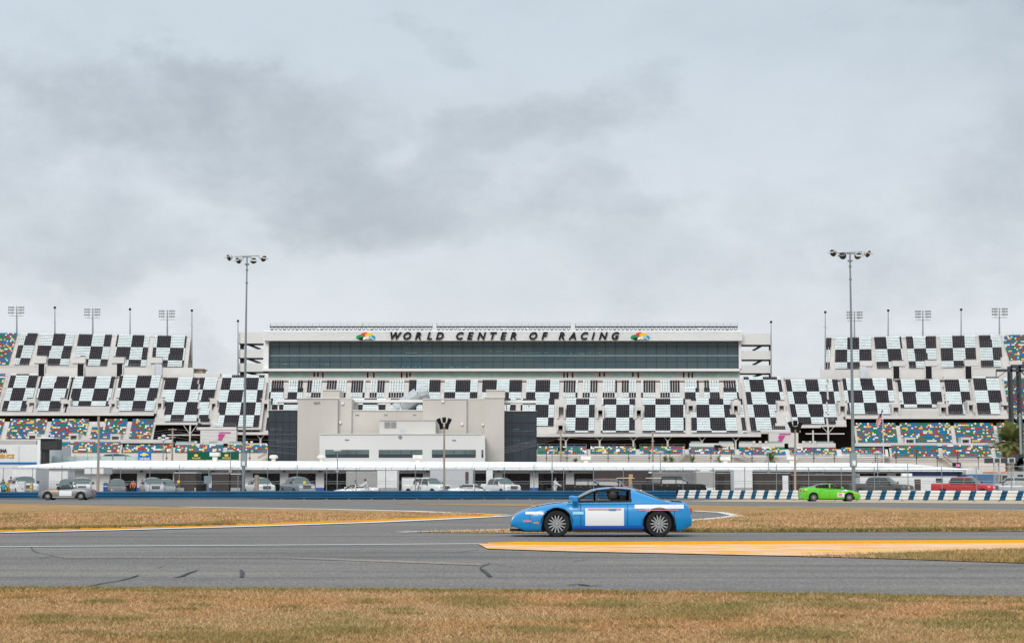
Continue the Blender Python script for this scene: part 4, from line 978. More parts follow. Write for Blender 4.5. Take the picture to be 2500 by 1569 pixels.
RB = mat('rail_blue', (.002, .075, .165), .4, var=.22, vs=.5, metal=.1, streak=(1, 1, 3)); RWH = mat('rail_white', (.68, .67, .64), .5, var=.08, vs=.8)
def bp(px, py, z=0.0): p = gp(px, py, 0); return (p.x, p.y, z)
gl = [(-48, 158, -.12), (-36, 157.5, -.08), (-22, 157, -.03), (0, 156, 0), (12, 155.7, 0), (X_(1650, 154.5), 154.5, 0)]
guardrail('guardrail', 'solid blue three-ribbed guardrail on the left and behind the blue car', gl, [RB])
a_ = gl[-1]; pr = [a_, bp(2000, 1221.7), bp(2500, 1225.0), bp(2800, 1227)]
guardrail('striped_guardrail', 'white guardrail with slanting blue stripes on the right of the track', pr, [RWH, RB], (1.30, (.83, .48), .34), .86)
# ---------------------------------------------------------------- chain link fence behind the rail
fe = thing('chain_link_fence', 'tall see-through chain link fence with grey posts behind the guardrail', 'fence', (0, 160, 0))
MESHM, N_, L_, b_ = node_mat('chain_link_mesh'); tcn = N_.new('ShaderNodeTexCoord')
def wv(rot):
    mp = N_.new('ShaderNodeMapping'); mp.inputs['Rotation'].default_value = (0, rot, 0); L_.new(tcn.outputs['Object'], mp.inputs[0])
    w = N_.new('ShaderNodeTexWave'); w.bands_direction = 'X'; w.inputs['Scale'].default_value = 3.5; L_.new(mp.outputs[0], w.inputs['Vector'])
    m_ = N_.new('ShaderNodeMath'); m_.operation = 'GREATER_THAN'; L_.new(w.outputs['Fac'], m_.inputs[0]); m_.inputs[1].default_value = .9975; return m_.outputs[0]
mx_ = N_.new('ShaderNodeMath'); mx_.operation = 'MAXIMUM'; L_.new(wv(R(45)), mx_.inputs[0]); L_.new(wv(R(-45)), mx_.inputs[1])
L_.new(mx_.outputs[0], b_.inputs['Alpha']); b_.inputs['Base Color'].default_value = (.16, .14, .13, 1); b_.inputs['Roughness'].default_value = .6
FY = lambda x: float(np.interp(x, [-60, 17, 50, 60], [160.5, 158.5, 146, 142]))
xs_ = list(np.arange(-52, 62, 2.7)); FT = 2.86
o = MB()
for a, b in zip(xs_, xs_[1:]): o.add([(a, FY(a), .1), (b, FY(b), .1), (b, FY(b), FT), (a, FY(a), FT)], [(0, 1, 2, 3)])
o.build('mesh_panel', MESHM, fe)
o = MB()
for z in (FT, 1.62, 1.42): o.path([(x, FY(x), z) for x in xs_[::4]], .022 if z < 2 else .03, 4)
o.build('fence_wire', STEEL, fe)
for i, x in enumerate(xs_):
    if i % 1: continue
    o = MB(); hh = FT + (.28 if i % 4 == 0 else 0); o.tube((x, FY(x) - .05, .1), (x, FY(x) - .05, hh), .035, n=5); o.build('post', STEEL, fe)
# ---------------------------------------------------------------- light poles
POLE = mat('pole_grey_green', (.20, .235, .25), .5, .2, var=.06)
LAMPB = mat('lamp_housing', (.50, .49, .45), .5, var=.05); LAMPD = mat('lamp_lens_dark', (.035, .033, .03), .3)
def floodlight(c, yaw, up, s, parent, housing):
    o = MB(); M3 = Matrix.Rotation(yaw, 3, 'Z') @ Matrix.Rotation(up, 3, 'X')
    prof = [(.0, .42), (.22, .40), (.36, .22), (.42, -.05), (.45, -.16)]
    q = MB(); q.lathe(prof, (0, 0, 0), 14, axis='y'); q.v = [tuple(M3 @ (Vector(p) * s) + Vector(c)) for p in q.v]; h = q.build('lamp_head', housing, parent, smooth=True)
    q = MB(); q.lathe([(0, -.12), (.40, -.12), (.41, -.17), (.3, -.22), (0, -.24)], (0, 0, 0), 14, axis='y'); q.v = [tuple(M3 @ (Vector(p) * s) + Vector(c)) for p in q.v]; q.build('lens', LAMPD, h)
    q = MB(); q.box(-.45, .45, -.62, -.16, .16, .22); q.v = [tuple(M3 @ (Vector(p) * s) + Vector(c)) for p in q.v]; q.build('visor', housing, h)
def tall_pole(pxb, pxt, pyt, D, label, up=0):
    B = at(pxb, 1196, D); T = at(pxt, pyt, D); B.z = .1
    t = thing('floodlight_pole', label, 'floodlight pole', tuple(B)); o = MB()
    zj = Z_(1139, D); J = B.lerp(T, (zj - B.z) / (T.z - B.z)); z2 = Z_(1114, D); J2 = B.lerp(T, (z2 - B.z) / (T.z - B.z))
    o.tube(B, J, .155, .15, 12); o.tube(J2, T, .15, .055, 12); o.build('pole', POLE, t, smooth=False)
    o = MB(); o.box(J.x - .26, J2.x + .26, J.y - .2, J.y + .2, zj, z2 + .3); o.build('sleeve_box', mat('sleeve_grey', (.25, .29, .31), .5, .1), t)
    o = MB(); o.box(J.x - .12, J.x + .14, J.y - .26, J.y - .2, zj + .12, zj + .5); o.build('label_plate', WHITE, t)
    s = D / F
    o = MB(); o.bar(T + Vector((-31 * s, 0, -1 * s)), T + Vector((30 * s, 0, (1 if not up else 2) * s)), .07, .07); o.bar(T + Vector((-10 * s, -.4, -4 * s)), T + Vector((12 * s, -.4, -4 * s)), .06, .08)
    for y in (-20, -34, -66): o.tube(T + Vector((0, 0, y * s - .06)), T + Vector((0, 0, y * s + .06)), .12 if y != -20 else .2, n=8)
    o.bar(T + Vector((-10 * s, 0, -2 * s)), T + Vector((-10 * s, 0, -12 * s)), .05, .05); o.bar(T + Vector((28 * s, 0, -1 * s)), T + Vector((33 * s, 0, -8 * s)), .05, .05)
    o.build('crossarm', POLE, t)
    for i, (dx, dz, yaw, pit) in enumerate([(-42, -4, -50, -25), (-19, -11, -35, -30), (17, -11, 15, -35), (41, -6, 45, -30)]):
        floodlight(T + Vector((dx * s, -.3, dz * s + up * .1)), R(yaw), R(-pit), .68, t, LAMPB if not (up and i == 1) else mat('lamp_housing_dark', (.16, .16, .18), .5))
    return t
tall_pole(594, 603.3, 625.5, 159.5, 'tall grey floodlight pole with four lamps in front of the left stand')
tall_pole(2084.5, 2075, 617, 141.5, 'tall grey floodlight pole with four lamps right of the green car', 1)
WOOD = mat('timber_pole', (.36, .30, .245), .85, var=.15, vs=1, streak=(3, 3, .3))
BLK = mat('black_lamp', (.018, .016, .016), .5)
def cluster(px, py, D, label, tilt=0):
    B = at(px, 1196, D); B.z = .1; T = at(px + tilt, py + 22, D)
    t = thing('lamp_cluster_pole', label, 'floodlight pole', tuple(B)); o = MB(); o.tube(B, T, .11, .085, 10); o.build('pole', WOOD, t); s = D / F
    o = MB(); o.bar(T + Vector((-9 * s, 0, 4 * s)), T + Vector((9 * s, 0, 4 * s)), .06, .06); o.build('bracket', DSTEEL, t)
    for dx, dz, lean, ln in ((-12, 12, .38, 13), (0, 15, 0, 12), (12, 12, -.38, 13), (-7, 0, .12, 14), (7, 0, -.12, 14)):
        c = T + Vector((dx * s, -.15, dz * s)); d = Vector((-math.sin(lean), -.25, math.cos(lean))).normalized() * ln * s / 2
        o = MB(); o.tube(c - d, c + d, .16, .20, 12); o.build('lamp_can', BLK, t)
    return t
cluster(1084.5, 1018, 163, 'weathered pole with five black lamp cans in front of the media building')
cluster(1941, 1026, 152, 'weathered pole with five black lamp cans left of the green car')
t = thing('timber_pole', 'tall bare brown timber pole behind the grey car', 'pole', (X_(240, 160), 160, .1))
o = MB(); B = at(239, 1196, 160); B.z = .1; T = at(241.5, 1016, 160); o.tube(B, T, .14, .085, 10); o.build('shaft', WOOD, t)
o = MB(); o.box(T.x - .1, T.x + .1, T.y - .15, T.y - .05, T.z - .8, T.z); o.build('cable_head', mat('old_brass', (.30, .27, .18), .6), t)
t = thing('globe_lamp', 'white lamp head cluster on a slim post in front of the left stand', 'lamp', (X_(399, 230), 230, 0))
D = 230; o = MB(); X = X_(399, D, 1070); o.tube((X, D, 0), (X, D, Z_(1068, D)), .06, n=6); o.build('post', STEEL, t)
for dx, y in ((-9, 1070), (1, 1064), (9, 1070), (0, 1074)):
    p = at(399 + dx, y, D - .2); o = MB(); o.lathe([(0, -.18), (.22, -.12), (.3, 0), (.24, .15), (0, .2)], p, 10); o.build('lamp_head', WHITE, t, smooth=True)
for i, (px, yt, xs2) in enumerate([(421, 1045, 10), (1369, 1050, 9), (1593.5, 1054, 5)]):
    D = 222; lb = ['brown utility pole with crossarm left of the entrance block with the magenta sign', 'brown utility pole right of the right glass wing', 'brown utility pole between the small palms and the glass wing'][i]
    t = thing('utility_pole', lb, 'utility pole', (X_(px, D), D, 0)); o = MB(); X = X_(px, D, 1080); o.tube((X, D, 0), (X, D, Z_(yt, D)), .13, .10, 8); o.build('shaft', WOOD, t)
    o = MB(); z = Z_(yt + 3, D); o.bar((X - xs2 / 19, D - .1, z), (X + xs2 / 19, D - .1, z), .1, .12); o.bar((X - xs2 / 24, D - .1, z - 1), (X + xs2 / 24, D - .1, z - 1), .08, .1); o.build('crossarm', WOOD, t)
t = thing('power_line', 'thin overhead wires strung between the brown utility poles', 'cable', (0, 222, 0))
for k in range(4):
    for (a, ya, b, yb) in ((421, 1047 + 6 * k, 730, 1060 + 16 * k), (1200, 1098 + 4 * k, 1369, 1052 + 5 * k), (1369, 1052 + 5 * k, 1593, 1056 + 4 * k), (200, 1062 + 6 * k, 421, 1047 + 6 * k)):
        P = [at(a + (b - a) * q / 8, ya + (yb - ya) * q / 8 + 5 * math.sin(math.pi * q / 8), 222) for q in range(9)]; o = MB(); o.path(P, .016, 4); o.build('wire', mat('wire_grey', (.25, .25, .25), .5), t)
# ---------------------------------------------------------------- stadium lights on the stand roof
def stadium_light(px, py_top, py_base, D, label):
    B = at(px, py_base, D); T = at(px, py_top, D); t = thing('stadium_light', label, 'floodlight', tuple(B), 'stadium lights along the top of the grandstand'); s = D / F
    o = MB(); o.tube(B, T, .28, .14, 8); o.build('mast', STEEL, t)
    o = MB()
    for y in (4, 10, 17): o.bar(T + Vector((-20 * s, 0, -y * s)), T + Vector((20 * s, 0, -y * s)), .12, .12)
    o.bar(T + Vector((-18 * s, -.3, -24.5 * s)), T + Vector((18 * s, -.3, -24.5 * s)), .35, .14)
    for q in (-10, 10): o.bar(T + Vector((q * s, 0, -3 * s)), T + Vector((q * s, 0, -24 * s)), .08, .08)
    o.build('crossbar', STEEL, t)
    for y in (3.5, 10, 17):
        for q in (-18, -13, -8, 7, 12, 17):
            if y == 17 and px in (226, 2252) and abs(q) < 10: continue
            c = T + Vector((q * s, -.35, -y * s)); o = MB(); o.lathe([(0, .3), (.16, .25), (.30, -.05), (.31, -.18), (0, -.2)], c, 8, axis='y'); o.build('lamp', mat('stadium_lamp', (.22, .23, .24), .4, .3), t)
    return t
for px, yt, yb, lb in [(41, 747, 815, 'leftmost triple-row stadium light on the left stand'), (226.5, 752, 817, 'stadium light in the middle of the left stand'), (408.5, 756, 821, 'rightmost stadium light on the left stand'),
                       (2086, 759, 825, 'stadium light just right of the tall floodlight pole on the right stand'), (2253, 757, 822, 'stadium light in the middle of the right stand'), (2440, 751, 819, 'rightmost stadium light on the right stand')]:
    stadium_light(px, yt, yb, 550.5, lb)
for i, (px, yt, yb, D, w) in enumerate([(134, 751, 816, 550.5, 1), (317.5, 755, 819, 550.5, 0), (468.5, 758, 905, 540, 1), (581, 783.5, 915, 543, 0), (1882.5, 786, 918, 543, 0), (2014.8, 762, 905, 540, 1), (2168.5, 758, 823, 550.5, 0), (2346.5, 756, 821, 550.5, 0)]):
    lb = ['left of the other two on the left stand', 'between two stadium lights of the left stand', 'at the right end of the left stand', 'at the left stair tower', 'at the right stair tower', 'at the left end of the right stand', 'between the first and second stadium lights of the right stand', 'between the second and third stadium lights of the right stand'][i]
    B = at(px, yb, D); T = at(px, yt, D); t = thing('camera_mast', 'thin mast with black head ' + lb, 'mast', tuple(B), 'thin masts on the grandstand')
    o = MB(); o.tube(B, T, .26, .13, 6); o.build('shaft', STEEL, t)
    o = MB(); o.box(T.x - .32, T.x + .32, T.y - .3, T.y + .3, T.z - .3, T.z + .35); o.build('camera_head', BLK, t)
    if w: o = MB(); z = T.z - 36 * D / F; o.bar((T.x - .65, T.y, z), (T.x + .3, T.y, z + .05), .12, .1); o.bar((T.x - .2, T.y, z - .5), (T.x + .7, T.y, z - .45), .12, .1); o.build('crossarm', STEEL, t)
# beige hut on the deck behind
t = thing('beige_hut', 'small beige hut behind the left end of the middle deck', 'hut', (X_(483, 545), 545, 0)); o = MB(); o.pbox(472, 494, 902, 925, 545, 6); o.build('wall', mat('beige_hut', (.52, .44, .30), .7), t); o = MB(); o.pbox(470, 497, 899.5, 902, 544.6, 7); o.build('roof', mat('beige_roof', (.40, .36, .27), .7), t)
# ---------------------------------------------------------------- right edge steelwork
t = thing('steel_gantry', 'dark steel gantry tower with an arm at the right edge', 'gantry', (X_(2482, 240), 240, 0)); D = 240.0
o = MB(); x0, x1 = X_(2471, D, 1000), X_(2492, D, 1000); zt = Z_(893, D)
for x in (x0, x1):
    for y in (D, D + 1.2): o.bar((x, y, 0), (x, y, zt), .3, .3)
o.build('tower_leg', DSTEEL, t); o = MB(); z = 0; k = 0
while z < zt - 1.2:
    o.bar((x0, D - .05, z), (x1, D - .05, z + 1.2), .12, .12) if k % 2 else o.bar((x1, D - .05, z), (x0, D - .05, z + 1.2), .12, .12); o.bar((x0, D - .06, z), (x1, D - .06, z), .12, .12); z += 1.2; k += 1
o.build('lattice', DSTEEL, t); o = MB()

for a, b, w, h in (((2432, 904), (2560, 904), .3, .35), ((2468, 895), (2560, 895), .3, .45), ((2434, 922), (2462, 902), .08, .08), ((2432, 922), (2432, 903), .1, .1), ((2444, 990), (2474, 992), .1, .2), ((2492, 905), (2520, 935), .12, .15), ((2492, 995), (2520, 1020), .12, .15)):
    o = MB(); o.bar(at(*a, D), at(*b, D), w, h); o.build('arm', DSTEEL, t)
t = thing('side_mast', 'slim grey mast with equipment at the far right edge', 'mast', (X_(2494, 200), 200, 0)); o = MB(); o.tube((X_(2494, 200), 200, 0), (X_(2494, 200), 200, Z_(1008, 200)), .17, .14, 8); o.bar(at(2480, 1015, 199.8), at(2510, 1012, 199.8), .1, .1); o.build('shaft', STEEL, t)
o = MB()
for k in range(14): c = at(rnd.uniform(2478, 2500), rnd.uniform(1110, 1150), 199.5); o.box(c.x - .25, c.x + .25, 199.3, 199.7, c.z - .3, c.z + .2)
o.build('equipment', DSTEEL, t)
for i, px in enumerate((2434, 2469)):
    lb = ['white lattice truss stand left of the other, with screens on top', 'white lattice truss stand below the palm trunk']
    D = 172.0; t = thing('truss_stand', lb[i], 'truss', (X_(px, D), D, .1), 'white truss stands at the right edge'); o = MB(); x0, x1 = X_(px - 5, D), X_(px + 6, D); zt = Z_(1130, D)
    for x in (x0, x1):
        for y in (D, D + .4): o.bar((x, y, .1), (x, y, zt), .05, .05)
    z = .1; k = 0
    while z < zt: o.bar((x0 if k % 2 else x1, D, z), (x1 if k % 2 else x0, D, z + .42), .035, .035); z += .42; k += 1
    o.build('lattice', mat('truss_pale', (.45, .44, .43), .5), t)
    o = MB(); o.box(x0 - .15, x1 + .15, D - .1, D + .5, zt, zt + .55); o.build('top_box', mat('box_pale', (.5, .5, .5), .6), t)
    o = MB(); o.box(x0 + .05 - (1.0 if i == 0 else .8), x0 - .2, D, D + .3, zt, zt + .5); o.box(x0, x1, D - .14, D - .1, zt + .08, zt + .45); o.build('screen', mat('screen_dark', (.05, .055, .06), .3), t)
t = thing('small_screen_sign', 'small dark screen showing a pink number above the garage right end', 'sign', (X_(2336, 215), 215, 0)); D = 215
o = MB(); o.pbox(2327, 2346, 1129, 1141.5, D, .4); o.build('panel', BLK, t); text_obj('lettering', '38', (X_(2338, D), D - .06, Z_(1139, D)), .5, mat('pink_digit', (.75, .25, .45), .5, emit=.6), t, .02, 0, .01); o = MB(); o.pbox(2335, 2338, 1141, 1150, D + .1, .2, z0=0); o.build('post', STEEL, t)
t = thing('blue_white_trailer', 'blue trailer with pale diagonal stripe right of the garage end', 'trailer', (X_(2400, 190), 190, .1)); D = 190
o = MB(); o.pbox(2359, 2432, 1157, 1196, D, 8, z0=.5); b = o.build('body', mat('trailer_blue', (.06, .15, .27), .4, var=.1), t); o = MB(); o.prism([PZ(p, D - .1) for p in ((2360, 1163), (2372, 1161), (2388, 1171), (2360, 1171))], D - .1, D - .02); o.build('stripe', mat('pale_stripe', (.35, .48, .60), .5), t)
o = MB(); o.pbox(2358, 2450, 1146, 1156.8, D + 1, 6, z0=Z_(1156.8, D)); o.build('pale_roof', mat('pale_roof', (.60, .59, .57), .6), t); o = MB(); o.pbox(2400, 2434, 1151, 1153.2, D + .9, .1); o.pbox(2444, 2464, 1151, 1153.2, D + .9, .1); o.build('orange_trim', mat('orange_trim', (.70, .22, .05), .5), t)
o = MB()
for x in (2370, 2420): o.lathe([(0, -.1), (.4, -.1), (.4, .1), (0, .1)], (X_(x, D), D + .3, .5), 12, axis='y')
o.build('wheel', BLACK, t)
# small tents/white structure far right behind
t = thing('white_cabin', 'grey white cabin behind the truss stands at the right edge', 'cabin', (X_(2480, 196), 196, .1)); o = MB(); o.pbox(2445, 2560, 1150, 1196, 196, 5, z0=.1); o.build('wall', mat('cabin_grey', (.45, .44, .43), .7), t); o = MB(); o.pbox(2448, 2460, 1160, 1190, 195.9, .1); o.pbox(2485, 2498, 1158, 1175, 195.9, .1); o.build('window', WGD, t)
# ---------------------------------------------------------------- flag, palms
t = thing('flag_pole', 'pale pole flying a drooping red white and blue striped flag', 'flag', (X_(2153, 300), 300, 0)); D = 300
X = X_(2157, D, 1100); T = at(2154.5, 992, D)
o = MB(); o.tube((X, D, 0), T, .07, .05, 6); o.build('pole', WHITE, t); o = MB(); o.lathe([(0, -.1), (.1, 0), (0, .1)], T, 8); o.build('finial', GOLD, t)
fv, ff, fm = [], [], []; nu, nv = 8, 26
for i in range(nu + 1):
    for j in range(nv + 1):
        u, v = i / nu, j / nv; w = (3 + 12 * min(1, v * 1.3)) * (1 - .25 * v); px = 2154 - 2 * v * 6 + (u - .62) * w + 1.5 * math.sin(v * 9 + u * 3); py = 1002 + v * 43 - 3 * math.sin(u * 3)
        p = at(px, py, D - .15 - .25 * math.sin(u * 7 + v * 2)); fv.append(tuple(p))
for i in range(nu):
    for j in range(nv):
        ff.append((i * (nv + 1) + j, (i + 1) * (nv + 1) + j, (i + 1) * (nv + 1) + j + 1, i * (nv + 1) + j + 1))
        fm.append(0 if j < 10 and i > 0 and not (j > 6 and i < 3) else (1 if (j + i) % 4 < 2 else 2))
o = MB(); o.v, o.f, o.m = fv, ff, fm; o.build('flag_cloth', [mat('flag_navy', (.02, .03, .12), .7), mat('flag_red', (.55, .04, .06), .7), mat('flag_white', (.72, .72, .70), .7)], t, smooth=True)
LEAF = mat('palm_leaf', (.21, .23, .08), .6, var=.35, vs=1.5); DEAD = mat('palm_dead_leaf', (.30, .19, .06), .8, var=.3, vs=2)
TRK = mat('palm_trunk', (.22, .15, .06), .9, var=.35, vs=6, bump=.6)
def palm(px, py_c, D, r, label, nf=60, trunk_r=.3, skirt=True, seed=1):
    q = random.Random(seed); C = at(px, py_c, D)
    t = thing('palm_tree', label, 'palm tree', (C.x, D, 0), None)
    o = MB(); n = 14
    for k in range(n):
        z0, z1 = C.z * k / n, C.z * (k + 1) / n; f_ = 1.0 + (.5 if skirt and k > n - 5 else 0)
        o.lathe([(trunk_r * f_ * 1.08, z0), (trunk_r * f_ * .92, z1)], (C.x, D, 0), 12)
    o.build('trunk', TRK, t)
    for nm, m_, cnt, e0, e1 in (('crown', LEAF, nf, -25, 85), ('dead_fronds', DEAD, nf // 3, -70, -25)):
        if nm == 'dead_fronds' and not skirt: continue
        V, Q = [], []
        for i in range(cnt):
            az = q.uniform(0, 2 * math.pi); el = R(e0 + (e1 - e0) * (i + .5) / cnt); L = r * q.uniform(.85, 1.12) * (.6 if nm != 'crown' else 1); dr = q.uniform(.12, .42)
            h = Vector((math.cos(az), math.sin(az), 0)); side = Vector((-h.y, h.x, 0)); pts = []
            for s_ in range(9):
                s = s_ / 8; p = h * (L * s * math.cos(el)) + Vector((0, 0, L * s * math.sin(el) - dr * L * s * s * (1.0 if el > 0 else .5))); pts.append(p + Vector((C.x, D, C.z)))
            for s_ in range(1, 9):
                p = pts[s_]; d = (pts[s_] - pts[s_ - 1]).normalized(); ll = L * .26 * math.sin(math.pi * (.15 + .8 * s_ / 8)) + .05
                for sgn in (-1, 1):
                    for e in (0, .5):
                        p0 = p - d * (L / 8) * e; tip = p0 + side * sgn * ll * .75 + d * ll * .7 + Vector((0, 0, q.uniform(-.2, .12) * ll)); w = d * (L / 8) * .22
                        k = len(V); V += [p0 - w, p0 + w, tip]; Q.append((k, k + 1, k + 2))
            for a, b in zip(pts, pts[1:]):
                k = len(V); w = side * .03; V += [a - w, a + w, b]; Q.append((k, k + 1, k + 2))
        fast_mesh(nm, np.array([tuple(p) for p in V]), np.array(Q), None, [m_], t, ORG[t.name])
palm(2466, 1078, 228, 3.1, 'large palm tree with bushy green crown at the right edge', 130, .7, True, 5)
for i, (px, py, r, lb) in enumerate([(1624, 1124, .85, 'small palm crown showing over the garage roof, first from the left'), (1640, 1125, .7, 'small palm crown over the garage roof close beside the first one'), (1690, 1125, .9, 'small palm crown over the garage roof beside the metal stair'), (1757, 1124, .85, 'small palm crown over the garage roof below the black camera'),
                                 (1881, 1122, 1.25, 'largest of the small palm crowns over the garage roof'), (1405, 1126, .6, 'low dark green palm crown over the roof near the utility pole')]):
    palm(px, py, 216, r, lb, 34, .12, False, 20 + i)
# ---------------------------------------------------------------- vehicles
def paint(name, col, rough=.28): return mat(name, col, rough, 0, var=.04, vs=.8, coat=.35)
GL = mat('car_glass', (.022, .034, .036), .06, var=.1); GLT = mat('windscreen_tint', (.075, .11, .105), .08, var=.12)
TYRE = mat('tyre', (.025, .025, .027), .85); RIMM = mat('alloy_rim', (.34, .34, .34), .45, .3); CHR = mat('chrome', (.55, .55, .56), .25, .6)
HL = mat('headlight_lens', (.65, .66, .66), .15); TL = mat('tail_light', (.50, .02, .02), .3); PLAS = mat('black_trim', (.025, .025, .026), .6)
SP = {
 'coupe': dict(L=(-1.86, 2.17), W=1.68, xw=(1.15, -1.12), R=.292, sill=.14, top=[(-1.86, .50), (-1.82, .68), (-1.7, .755), (-1.3, .775), (-.9, .775), (-.3, .755), (.3, .745), (.8, .755), (1.2, .72), (1.6, .65), (1.90, .57), (2.10, .46), (2.17, .36)], cab=(.93, .30, -.62, -1.36, .745, .77, 1.085), side=[(-.50, .74)], nsp=14),
 'roadster': dict(L=(-1.98, 1.94), W=1.68, xw=(1.20, -1.2), R=.29, sill=.15, top=[(-1.98, .52), (-1.9, .76), (-1.3, .86), (-.9, .86), (0, .80), (.6, .82), (1.2, .78), (1.6, .68), (1.86, .54), (1.94, .42)], cab=(.62, .22, -.2, -.6, .82, .84, 1.08), side=[(-.35, .45)], nsp=10),
 'sports': dict(L=(-2.28, 2.32), W=1.80, xw=(1.42, -1.33), R=.325, sill=.17, top=[(-2.28, .72), (-2.2, .98), (-2.0, 1.06), (-1.4, 1.06), (0, .95), (.9, .95), (1.4, .88), (2.0, .76), (2.26, .62), (2.32, .5)], cab=(1.05, .30, -.75, -1.72, .95, 1.05, 1.36), side=[(-.02, .80), (-1.15, -.10)], nsp=10),
 'sedan': dict(L=(-2.45, 2.40), W=1.83, xw=(1.45, -1.40), R=.33, sill=.2, top=[(-2.45, .75), (-2.36, .98), (-2.0, 1.05), (-1.5, 1.05), (0, .97), (.95, .97), (1.5, .88), (2.1, .76), (2.35, .6), (2.4, .48)], cab=(1.20, .35, -.85, -1.85, .97, 1.04, 1.44), side=[(.08, 1.0), (-1.3, 0)], nsp=5),
 'van': dict(L=(-2.4, 2.4), W=1.9, xw=(1.5, -1.4), R=.36, sill=.25, top=[(-2.4, 1.0), (-2.36, 1.15), (0, 1.12), (1.0, 1.12), (1.6, 1.08), (2.2, .95), (2.4, .7)], cab=(1.30, .55, -1.95, -2.36, 1.12, 1.14, 1.83), side=[(.05, 1.05), (-.95, -.03), (-2.1, -1.03)], nsp=5),
 'pickup': dict(L=(-2.95, 2.95), W=2.0, xw=(1.95, -1.75), R=.41, sill=.38, top=[(-2.95, 1.30), (-1.3, 1.30), (-1.2, 1.24), (1.1, 1.24), (1.5, 1.25), (2.5, 1.20), (2.85, 1.12), (2.95, .95)], cab=(1.38, .72, -1.12, -1.30, 1.24, 1.24, 1.91), side=[(.22, 1.15), (-1.08, .13)], nsp=6, bed=(-2.88, -1.34)),
}
def car(name, label, kind, pm, loc, rz, group=None, rim=None, cat='car', scale=1.0, cabm=None, cover=None):
    s = SP[kind]; t = thing(name, label, cat, (0, 0, 0), group); ORG[t.name] = Vector((0, 0, 0))
    x0, x1 = s['L']; hw = s['W'] / 2; Rw = s['R']; xs = sorted(set([round(x, 3) for x in np.arange(x0, x1 + .001, .07)] + [x0, x1, x0 + .03, x1 - .03, x0 + .08, x1 - .08]))
    tx, tz = zip(*s['top']); fx = np.linspace(x0, x1, 200); fz = np.interp(fx, tx, tz); fz[8:-8] = np.convolve(np.interp(fx, tx, tz), np.hanning(17) / np.hanning(17).sum(), 'valid')
    def ztop(x): return float(np.interp(x, fx, fz))
    def wid(x):
        e = max(0, (x - (x1 - .75)) / .75); r_ = max(0, ((x0 + .55) - x) / .55)
        return hw * (1 - .30 * e ** 2.4 - .20 * r_ ** 2.4)
    def sfac(q): return float(np.interp(q, [0, .08, .3, .55, .8, .93, 1.0], [.93, .97, 1.0, 1.0, .975, .93, .84]))
    def sidey(x, z):
        zt = ztop(x); return wid(x) * sfac((z - s['sill']) / (zt - s['sill']))
    V, Fc = [], []; qs = [0, .06, .2, .38, .55, .72, .85, .94, 1.0]
    for x in xs:
        zt = ztop(x); e = max(0, (x - (x1 - .3)) / .3, ((x0 + .25) - x) / .25); zl = s['sill'] + .10 * e
        za = 0
        for xw in s['xw']:
            d = abs(x - xw); ra = Rw + .055
            if d < ra: za = max(za, Rw + math.sqrt(ra * ra - d * d))
        ring = [(0, max(zl, za))]
        for q in qs:
            z = zl + q * (zt - zl); ring.append((wid(x) * sfac(q), max(z, za if za < zt - .06 else zt - .06) if za else z))
        ring += [(wid(x) * .45, zt + .02), (0, zt + .03)]
        half = len(ring); full = ring + [(-y, z) for y, z in ring[-2:0:-1]]
        for y, z in full: V.append((x, y, z))
    k = len(full)
    for i in range(len(xs) - 1):
        for j in range(k): Fc.append((i * k + j, i * k + (j + 1) % k, (i + 1) * k + (j + 1) % k, (i + 1) * k + j))
    Fc += [tuple(range(k - 1, -1, -1)), tuple(range((len(xs) - 1) * k, len(xs) * k))]
    o = MB(); o.v, o.f, o.m = V, Fc, [0] * len(Fc); body = o.build('body', pm, t, smooth=True)
    es = body.modifiers.new('e', 'EDGE_SPLIT'); es.split_angle = R(42)
    # wheel wells and underbody
    o = MB(); o.box(x0 + .25, x1 - .25, -hw + .32, hw - .32, s['sill'] - .03, s['sill'] + .35)
    for xw in s['xw']: o.box(xw - Rw - .03, xw + Rw + .03, -hw + .26, hw - .26, s['sill'], Rw * 2 + .04)
    o.build('underbody', PLAS, t)
    # wheels
    rm = rim or RIMM; ww = .11 if kind != 'pickup' else .14
    for xw in s['xw']:
        for sg in (-1, 1):
            yc = sg * (hw - ww - .02); o = MB(); n = 28
            o.lathe([(Rw * .68, -ww), (Rw * .93, -ww), (Rw, -ww * .7), (Rw, ww * .7), (Rw * .93, ww), (Rw * .68, ww)], (xw, yc, Rw), n, axis='y'); wh = o.build('wheel', TYRE, t, smooth=True)
            wh.modifiers.new('e', 'EDGE_SPLIT').split_angle = R(40)
            o = MB(); f_ = sg * ww
            o.lathe([(Rw * .76, f_ * 1.0), (Rw * .75, f_ * .8), (Rw * .68, f_ * .7), (Rw * .66, -f_ * .2)], (xw, yc, Rw), n, axis='y', m=0); o.lathe([(0, -f_ * .22), (Rw * .66, -f_ * .2)], (xw, yc, Rw), n, axis='y', m=1)
            o.lathe([(0, f_ * .85), (Rw * .13, f_ * .82), (Rw * .15, f_ * .4)], (xw, yc, Rw), 12, axis='y')
            ns = s['nsp']
            for i in range(ns):
                a = 2 * math.pi * i / ns; d = Vector((math.cos(a), 0, math.sin(a))); c0 = Vector((xw, yc + f_ * .72, Rw)); o.bar(c0 + d * Rw * .08, c0 + d * Rw * .70, .016 if ns > 8 else .045, .03 if ns > 8 else .05)
            o.build('rim', [rm, PLAS], wh)
